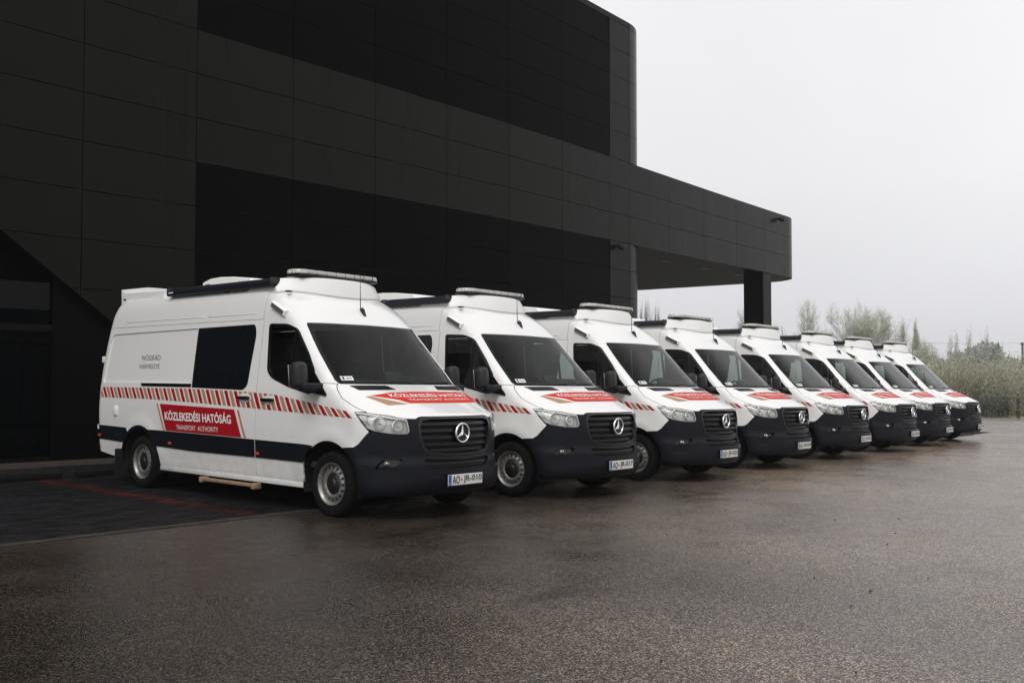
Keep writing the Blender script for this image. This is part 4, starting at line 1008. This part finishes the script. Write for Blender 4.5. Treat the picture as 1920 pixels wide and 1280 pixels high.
    def hood_text(body, xl, xr, zb_, hgt, bold):
        uv, F = text_geo(body, bold, 1.0, .05); V = []
        for u, v in uv:
            x = xl + (xr - xl) * u; p, n = surf_n(*FX(x, zb_ + hgt * v)); V.append(p + n * .0062)
        mesh('lettering', V, F, M['letter'], hr)
    hood_text('KÖZLEKEDÉSI HATÓSÁG', -.53, .68, 1.265, .040, .012); hood_text('TRANSPORT AUTHORITY', -.36, .66, 1.230, .018, .0)
    return van
def roof_z(x, y):
    lo, hi = 2.1, 3.29
    for _ in range(30):       # top surface height at x,y
        t = (lo + hi) / 2; z, y0, hw, D, n, yr = prof(t)
        ins = abs(x) < hw and y > y0 and (y > y0 + D or abs(x) < hw * (1 - (1 - (y - y0) / D) ** n) ** (1 / n))
        if ins: lo = t
        else: hi = t
    return prof(lo)[0]
def side_loop_open(yz): return [SY(*p) for p in dens(yz, .04, False)]
def clean(loop):
    out = []
    for p in loop:
        if not out or math.dist(out[-1], p) > .002: out.append(p)
    while len(out) > 3 and math.dist(out[0], out[-1]) < .002: out.pop()
    return out
def mirror_mesh(o):
    bm = bmesh.new(); bm.from_mesh(o.data)
    me2 = bpy.data.meshes.new(o.data.name)
    for m in o.data.materials: me2.materials.append(m)
    bmesh.ops.scale(bm, vec=(-1, 1, 1), verts=bm.verts); bmesh.ops.reverse_faces(bm, faces=bm.faces); bm.to_mesh(me2); bm.free()
    me2.polygons.foreach_set('use_smooth', [True] * len(me2.polygons))
    if 'custom_normal' in me2.attributes: me2.attributes.remove(me2.attributes['custom_normal'])
    me2.set_sharp_from_angle(angle=R(35)); o.data = me2
def plate(van, number):
    y0 = surf(0, .41)[1] - .045
    p = box('number_plate', -.262, .262, y0 - .004, y0 + .004, .356, .468, M['plate'], van, .003, 1, smooth=False)
    mesh('plate_holder', boxv(-.272, .272, y0 + .005, y0 + .05, .345, .476), BOXF, M['black'], p)
    mesh('country_band', [(-.260, y0 - .0055, .358), (-.215, y0 - .0055, .358), (-.215, y0 - .0055, .466), (-.260, y0 - .0055, .466)], [(0, 1, 2, 3)], M['blue'], p)
    def lab(body, xa, xb, za, h, m, bold):
        uv, F = text_geo(body, bold); mesh('plate_letters', [(xa + (xb - xa) * u, y0 - .0065, za + h * v) for u, v in uv], F, m, p)
    lab('H', -.247, -.228, .366, .02, M['letter'], 0.0)
    lab(number[:2], -.200, -.090, .370, .084, M['ink'], .02)
    o = lathe('plate_crest', [(.001, 0), (.013, 0)], 12, M['redhood'], p, (-.062, y0 - .0065, .412), 'Y')
    lab(number[3:], -.036, .248, .370, .084, M['ink'], .02)
VO = [(0, 0), (2.77, -.105), (5.708, -.063), (8.575, .018), (11.685, .101), (14.73, .143), (17.671, .272), (20.577, .324)]
NUM = ['AO JR-010', 'AO JR-017', 'AO JR-025', 'AO JR-024', 'AO JR-023', 'AO JR-022', 'AO JR-021', 'AO JR-020']
LAB = ['white red-striped official van nearest the camera, whole flank and step visible, plate AO JR-010',
       'white official van with red hood film and plate AO JR-017, second in the row',
       'white official van with plate AO JR-025, third from the camera in the row',
       'white official van with plate AO JR-024, fourth from the camera in the row',
       'white official van fifth from the camera, mid row, red film on its hood',
       'white official van sixth from the camera, third from the far end of the row',
       'white official van seventh from the camera, last but one at the far end',
       'white official van farthest from the camera, last in the row beside the shrubs']
van0 = build_van()
def copy_tree(o, parent=None):
    c = o.copy(); COL.objects.link(c)
    if parent is not None: c.parent = parent
    for ch in list(o.children): copy_tree(ch, c)
    return c
vans = [van0] + [copy_tree(van0) for _ in VO[1:]]
for k, v in enumerate(vans):
    v.location = (VO[k][0], VO[k][1], 0); v.rotation_euler = (0, 0, (0, .004, -.003, .005, -.004, .003, -.005, .004)[k]); plate(v, NUM[k])
    for ch in v.children:
        if ch.name.startswith('wheel') and ch.type == 'EMPTY' and ch.location.y < 1: ch.rotation_euler.z += R((0, 2.5, -1.5, 0, 2, -2, 1, 0)[k])
    tag(v, LAB[k], 'van', 'official vans parked in a row')
# ------------------------------------------------------------------ trees, shrubs, fence beyond the yard
FWD, RGT, CAM = Vector((.7577, .6511, 0)), Vector((.65135, -.75871, 0)), Vector((-7.4817, -8.1064, 0))
def bear(u, dist):                    # a bearing (photo column) and a distance from the camera -> a point on the ground
    d = (FWD * 1807 + RGT * (u - 960)).normalized(); return CAM + d * dist
M['bark'] = noise_tint(mat('bark', (.18, .165, .14), .9), 6, .6, 1.4); M['barkdark'] = noise_tint(mat('bark_dark', (.05, .045, .038), .9), 6, .6, 1.4)
def leafmat(name, col, lo=.6, hi=1.45):
    m = mat(name, col, .75); b = bsdf(m); g = node(m, 'ShaderNodeNewGeometry')
    r = node(m, 'ShaderNodeMapRange'); r.inputs['To Min'].default_value = lo; r.inputs['To Max'].default_value = hi; link(m, g.outputs['Random Per Island'], r.inputs['Value'])
    mx = node(m, 'ShaderNodeMixRGB', blend_type='MULTIPLY'); mx.inputs[0].default_value = 1; mx.inputs[1].default_value = (*col, 1)
    link(m, r.outputs[0], mx.inputs[2]); link(m, mx.outputs[0], b.inputs['Base Color']); return m
M['bud'] = leafmat('spring_buds', (.40, .42, .32)); M['bud2'] = leafmat('hazed_buds', (.36, .36, .29)); M['shrubleaf'] = leafmat('shrub_leaf', (.30, .31, .20)); M['shrubdark'] = leafmat('dark_shrub_leaf', (.07, .08, .055)); M['twig'] = leafmat('twigs', (.24, .22, .18))  # bud, twig and shrub tones lightened: distance haze put into the colour
def prism(V, F, a, b, ra, rb, n=3):
    d = (b - a)
    if d.length < 1e-6: return
    d.normalize(); o = d.orthogonal().normalized(); q = d.cross(o); k = len(V)
    for p, r in ((a, ra), (b, rb)):
        for i in range(n):
            t = 2 * math.pi * i / n; V.append(p + (o * math.cos(t) + q * math.sin(t)) * r)
    for i in range(n): F.append((k + i, k + (i + 1) % n, k + n + (i + 1) % n, k + n + i))
def make_tree(name, label, base, h, w, rng, leaf, nleaf=1500, lsize=.09, upright=.5, stems=1, depth=5, group='bare spring trees behind the vans', bark='bark', trunk_r=None, cat='tree', shape=None):
    TV, TF, BV, BF, tips = [], [], [], [], []
    tr = trunk_r or h * .013
    def grow(p, d, L, r, lev):
        seg = 3; q = p
        for s in range(seg):
            d = (d + Vector((rng.uniform(-1, 1), rng.uniform(-1, 1), rng.uniform(-.4, .9) * upright)) * .16).normalized(); e = q + d * L / seg
            r2 = r * (.88 if lev < depth else .7)
            prism(TV if lev < 2 else BV, TF if lev < 2 else BF, q, e, r, r2, 5 if lev < 2 else 3); q, r = e, r2
            if lev >= 2: tips.append(q)
            if lev < depth and (s > 0 or lev > 0):
                for _ in range(2 if lev > 0 else 3):
                    a = rng.uniform(0, 6.283); side = Vector((math.cos(a), math.sin(a), 0))
                    nd = (d * (.75 + upright * .5) + side * rng.uniform(.55, 1.05) * (w / (h * .35)) ** .7).normalized()
                    grow(q, nd, L * rng.uniform(.50, .72), max(r * .55, .006), lev + 1)
    for s in range(stems):
        d = Vector((rng.uniform(-1, 1), rng.uniform(-1, 1), 0)) * (.05 if stems == 1 else .28) + Vector((0, 0, 1))
        grow(Vector((rng.uniform(-.3, .3) * (stems > 1), rng.uniform(-.3, .3) * (stems > 1), -.1)), d.normalized(), h * .45, tr / (1 if stems == 1 else 1.5), 0)
    # fit into the wanted height and width
    zmax = max(v.z for v in BV); rm = sorted(math.hypot(v.x, v.y) for v in BV)[int(len(BV) * .97)]
    sx, sz = w / rm, h / zmax
    for L_ in (TV, BV, tips):
        for v in L_: v.x *= sx; v.y *= sx; v.z *= sz
    if shape:                             # round off the crown outline
        nb_ = 14; env = [.05] * nb_
        for i in range(nb_):
            q = sorted(math.hypot(v.x, v.y) for v in BV if i <= v.z / h * nb_ < i + 1)
            if len(q) > 3: env[i] = max(.05, q[int(len(q) * .93)])
        def fac(zn):
            f = min(max(zn * nb_ - .5, 0), nb_ - 1.001); i = int(f); e = env[i] + (env[i + 1] - env[i]) * (f - i)
            g = max(.12, 1 - ((zn - .64) / .40) ** 2) ** .5 if shape == 'round' else max(.08, 1.05 - zn)
            return w * g / e
        for L_ in (BV, tips):
            for v in L_: k_ = fac(v.z / h); v.x *= k_; v.y *= k_
    LV, LF = [], []
    for _ in range(nleaf):
        t = rng.choice(tips) + Vector((rng.gauss(0, 1), rng.gauss(0, 1), rng.gauss(0, 1))) * .16
        a = Vector((rng.uniform(-1, 1), rng.uniform(-1, 1), rng.uniform(-1, 1))).normalized(); b = a.orthogonal(); s_ = lsize * rng.uniform(.5, 1.3); k = len(LV)
        LV += [t, t + a * s_ + b * s_ * .4, t + a * s_ * 1.6, t + a * s_ - b * s_ * .4]; LF.append((k, k + 1, k + 2, k + 3))
    root = empty(name, base); tag(root, label, cat, group)
    mesh('trunk', TV, TF, M[bark], root, True)
    n = len(BV); cr = mesh('crown', BV + LV, BF + [tuple(i + n for i in f) for f in LF], [M['twig'] if bark == 'bark' else M[bark], M[leaf]], root, False, [0] * len(BF) + [1] * len(LF))
    return root
rng = random.Random(11)
def hz(u): return 705.5 + .0198 * (u - 960)        # horizon height in the photo at that bearing
def height(u, v, dist): return 1.42 + (hz(u) - v) / 1807 * dist
SL_ = [('slim upright bare tree just right of the rounded building corner', 1206, 540, 62, 9), ('slim upright bare tree, second right of the building corner', 1216, 536, 60, 9), ('slim upright bare tree, third right of the building corner', 1226, 545, 62, 9), ('slim upright bare tree, fourth and outermost from the building corner', 1234, 552, 64, 8)]
for lab, u, v, d, wp in SL_: make_tree('bare_tree', lab, bear(u, d), height(u, v, d), wp / 1807 * d, rng, 'bud2', 150, .06, 1.5, 2, 4, 'slim trees seen under the canopy', 'barkdark')
TR = [('bare spreading tree partly hidden by the canopy column on its left side', 1397, 556, 80, 26, 250, .55, 1, 'bud2', 'barkdark'),
      ('small bare tree just right of the canopy column', 1458, 588, 85, 16, 400, .6, 2, 'bud2', 'bark'),
      ('tall budding tree, leftmost of the clump right of the canopy', 1523, 552, 84, 27, 2600, .35, 1, 'bud', 'bark'),
      ('slim bare young tree between the two big budding trees', 1545, 598, 84, 8, 300, .9, 1, 'bud2', 'bark'),
      ('broad pale green budding tree in the middle of the clump', 1588, 562, 90, 34, 5200, .35, 1, 'bud', 'bark'),
      ('tall bare-topped tree rising behind the pale green trees', 1606, 553, 100, 22, 1200, .4, 1, 'bud2', 'bark'),
      ('dense pale green budding tree right of the clump centre', 1636, 572, 92, 30, 5000, .5, 1, 'bud', 'bark'),
      ('bare multi-stemmed tree above the second van from the far end', 1676, 582, 86, 24, 500, .5, 3, 'bud2', 'bark'),
      ('small budding tree right of the bare multi-stemmed tree', 1694, 596, 88, 10, 1500, 1.0, 1, 'bud', 'bark'),
      ('narrow pointed pale tree above the farthest van roof', 1716, 594, 90, 13, 3200, 1.2, 1, 'bud', 'bark'),
      ('low wide budding tree sloping down to the shrubs behind the farthest van', 1730, 632, 80, 22, 3600, .4, 2, 'bud', 'bark')]
for lab, u, v, d, wp, nl, up, st, lf, bk in TR:
    d *= 2.3; make_tree('budding_tree' if nl > 1000 else 'bare_tree', lab, bear(u, d), height(u, v, d), wp * 1.25 / 1807 * d, rng, lf, int(nl * 2.6), .11, up, st, 5 if st == 1 else 4, 'trees behind the vans', bk, None, 'tree', 'cone' if up > .95 else 'round')
for k, (u, v, wp) in enumerate(((1779, 622, 7), (1797, 608, 9), (1823, 603, 9), (1844, 606, 9), (1885, 636, 6))):
    make_tree('far_tree', ('thin far tree, leftmost over the hazy wood', 'thin far tree, second from the left over the hazy wood', 'tallest thin far tree, middle of the hazy row', 'thin far tree, fourth from the left over the hazy wood', 'small lone far tree at the right end of the hazy row')[k],
              bear(u, 330), height(u, v, 330), wp / 1807 * 330, rng, 'bud2', 200, .25, 1.1, 1, 4, 'thin trees far off in the haze', 'bark', .2, 'tree', 'round')
# distant wood: one mass
V, F = [], []
for _ in range(9000):
    u = rng.uniform(1745, 1960); d = rng.uniform(340, 385); p = bear(u, d); hh = height(u, 655 + 8 * math.sin(u * .05) + (16 if u > 1875 or u < 1785 else 0), d)
    c = Vector((p.x, p.y, hh * rng.random() ** .6)); a = Vector((rng.gauss(0, 1), rng.gauss(0, 1), rng.gauss(0, 1))).normalized(); b = a.orthogonal() * rng.uniform(.5, 1); s_ = rng.uniform(.5, 1.1); k = len(V)
    V += [c, c + a * s_ + b * s_ * .5, c + a * s_ * 1.8, c + a * s_ - b * s_ * .5]; F.append((k, k + 1, k + 2, k + 3))
tag(mesh('far_wood', V, F, leafmat('far_foliage', (.19, .21, .18))), 'hazy dark green wood in the far distance', 'wood', kind='stuff')
def make_shrub(label, base, h, w, leaf, nst, nleaf, group, rng):
    V, F, tips = [], [], []
    for _ in range(nst):
        a, r0 = rng.uniform(0, 6.283), w * rng.random() ** .6; p = Vector((math.cos(a) * r0 * .75, math.sin(a) * r0 * .75, -.05)); hh = h * rng.uniform(.55, 1.0) * (1.05 - .35 * (r0 / w) ** 2)
        d = Vector((math.cos(a) * r0 * .12, math.sin(a) * r0 * .12, 1)); q = p; r = .016
        for s in range(4):
            d = (d + Vector((rng.gauss(0, .09), rng.gauss(0, .09), .05))).normalized(); e = q + d * hh / 4; prism(V, F, q, e, r, r * .75); r *= .75; q = e; tips.append((q.copy(), s))
            for _k in range(2 if s else 0):
                e2 = q + (d + Vector((rng.gauss(0, .55), rng.gauss(0, .55), .1))).normalized() * hh * rng.uniform(.12, .24); prism(V, F, q, e2, r * .6, .004); tips.append((e2, s + 1))
    n = len(V); LV, LF = [], []
    for _ in range(nleaf):
        t, s = rng.choice(tips); t = t + Vector((rng.gauss(0, .12), rng.gauss(0, .12), rng.gauss(0, .16))); a = Vector((rng.gauss(0, .6), rng.gauss(0, .6), rng.gauss(.4, .6))).normalized(); b = a.orthogonal(); z = rng.uniform(.025, .06); k = len(LV)
        LV += [t, t + a * z + b * z * .35, t + a * z * 1.9, t + a * z - b * z * .35]; LF.append((k, k + 1, k + 2, k + 3))
    root = empty('shrub', base); tag(root, label, 'shrub', group)
    mesh('stems', V, F, M['twig'], root); mesh('foliage', LV, LF, M[leaf], root)
for k in range(15):
    u = 1738 + k * 14.5; d = 64 + (k % 3) * 5 + rng.uniform(-2, 2); v = (676 + rng.uniform(-8, 8)) if u < 1800 else 684 + rng.uniform(-10, 8)
    where = 'behind the farthest van' if u < 1800 else ('right of the farthest van' if u < 1880 else 'at the right edge of the picture')
    make_shrub(f'{("tall", "upright", "dense")[k % 3]} olive budding shrub {where}, {("first", "second", "third", "fourth", "fifth", "sixth", "seventh", "eighth", "ninth", "tenth", "eleventh", "twelfth", "thirteenth", "fourteenth", "fifteenth")[k]} along the shrub row', bear(u, d), height(u, v, d), 1.25, 'shrubleaf' if k % 4 else 'bud', 140, 4200, 'shrub row beside the road', rng)
for k, (u, d) in enumerate(((1850, 55), (1862, 56), (1875, 56))):
    make_shrub(('dark low bush by the fence, nearest the farthest van', 'dark low bush by the fence, middle of three', 'dark low bush by the fence, rightmost of three')[k], bear(u, d), .95, .55, 'shrubdark', 80, 3500, 'dark low bushes at the fence', rng)
# fence
M['fencewood'] = noise_tint(mat('weathered_rail', (.16, .17, .10), .85), 8, .7, 1.3); M['post'] = noise_tint(mat('weathered_post', (.075, .06, .045), .9), 8, .7, 1.3)
fa, fb = bear(1838, 58), bear(2010, 52); fd = (fb - fa); FL = fd.length; fd.normalize(); fnz = Vector((-fd.y, fd.x, 0))
fence = empty('rail_fence', fa); fence.rotation_euler = (0, 0, math.atan2(fd.y, fd.x)); tag(fence, 'weathered rail fence with a pale top rail beside the road at the right', 'fence')
k = 0.0
while k < FL:
    box('post', k - .06, k + .06, -.06, .06, -.1, 1.22, M['post'], fence, .015)
    box('top_rail', k + .005, min(k + 1.595, FL + 1), -.10, -.062, .92, 1.10, M['fencewood'], fence, .01); box('lower_rail', k + .005, min(k + 1.595, FL + 1), -.09, -.062, .34, .40, M['fencewood'], fence, .01); k += 1.6
pp = bear(1917, 92)
pole = empty('utility_pole', pp); tag(pole, 'thin dark utility pole above the shrubs at the right edge', 'pole'); tube('mast', [(0, 0, -.2), (0, 0, 5.4)], .10, M['post'], pole, 8, True, [.11, .08])
box('crossarm', -.6, .6, -.04, .04, 5.2, 5.28, M['post'], pole)
tube('wire', [(-.5 - 7 * q, 4 * q, 5.3 - .10 * q * (3 - q)) for q in np.linspace(0, 1.3, 8)], .010, M['post'], pole, 4)
# rough grass along the road edge below the shrubs
V, F = [], []
for _ in range(9000):
    u = rng.uniform(1738, 2010); d = rng.uniform(57.5, 78); p = bear(u, d); hh = rng.uniform(.12, .5); a = rng.uniform(0, 6.28); w_ = .03; k = len(V); q = Vector((math.cos(a) * w_, math.sin(a) * w_, 0)); l = Vector((rng.gauss(0, .1), rng.gauss(0, .1), hh))
    V += [p - q, p + q, p + l]; F.append((k, k + 1, k + 2))
tag(mesh('verge_grass', V, F, leafmat('dry_grass', (.14, .125, .06))), 'dry grass growing along the road verge under the shrubs', 'grass', kind='stuff')
# pebbles and leaf scraps on the asphalt, few enough to count
PB = [(1148, 1045), (1190, 1042), (1402, 1056), (1527, 1084), (1596, 1137), (1632, 1109), (1664, 1021), (1678, 1000), (1685, 973), (1740, 1084), (1250, 1003), (1360, 957), (1400, 938), (1605, 1262), (1240, 1240), (1565, 975)]
M['scrap'] = mat('dark_leaf', (.02, .016, .012), .8)
def gpt(u, v):
    d = Vector((.65135, -.75871, .01039)) * (u - 960) - Vector((-.04034, -.02096, .99897)) * (v - 640) + Vector((.7577, .6511, .04426)) * 1806.8
    t = -1.4191 / d.z; return Vector((-7.4817, -8.1064, 1.4191)) + d * t
for k, (u, v) in enumerate(PB):
    p = gpt(u, v); r = rng.uniform(.005, .009); V = []; n = 7
    for i in range(n):
        a = 6.283 * i / n; q = r * rng.uniform(.7, 1.3); V.append((math.cos(a) * q * 1.7, math.sin(a) * q, rng.uniform(.004, .012)))
    V += [(0, 0, .014), (0, 0, .001)]; o = mesh('leaf_scrap', V, [(i, (i + 1) % n, n) for i in range(n)] + [((i + 1) % n, i, n + 1) for i in range(n)], M['scrap']); o.location = (p.x, p.y, .0); o.rotation_euler = (0, 0, rng.uniform(0, 6))
    tag(o, 'small dark leaf scrap lying on the open asphalt', 'leaf', 'leaf scraps on the asphalt')
# ------------------------------------------------------------------ air
hm = bpy.data.materials.new('haze_air'); hm.use_nodes = True; hm.node_tree.nodes.clear()
ho = node(hm, 'ShaderNodeOutputMaterial'); hv = node(hm, 'ShaderNodeVolumePrincipled'); hv.inputs['Color'].default_value = (.93, .94, .96, 1); hv.inputs['Density'].default_value = .00045
link(hm, hv.outputs[0], ho.inputs['Volume'])
hz_o = mesh('haze', boxv(-425, 425, -425, 425, -1.0, 20.0), BOXF, hm); tag(hz_o, kind='stuff')
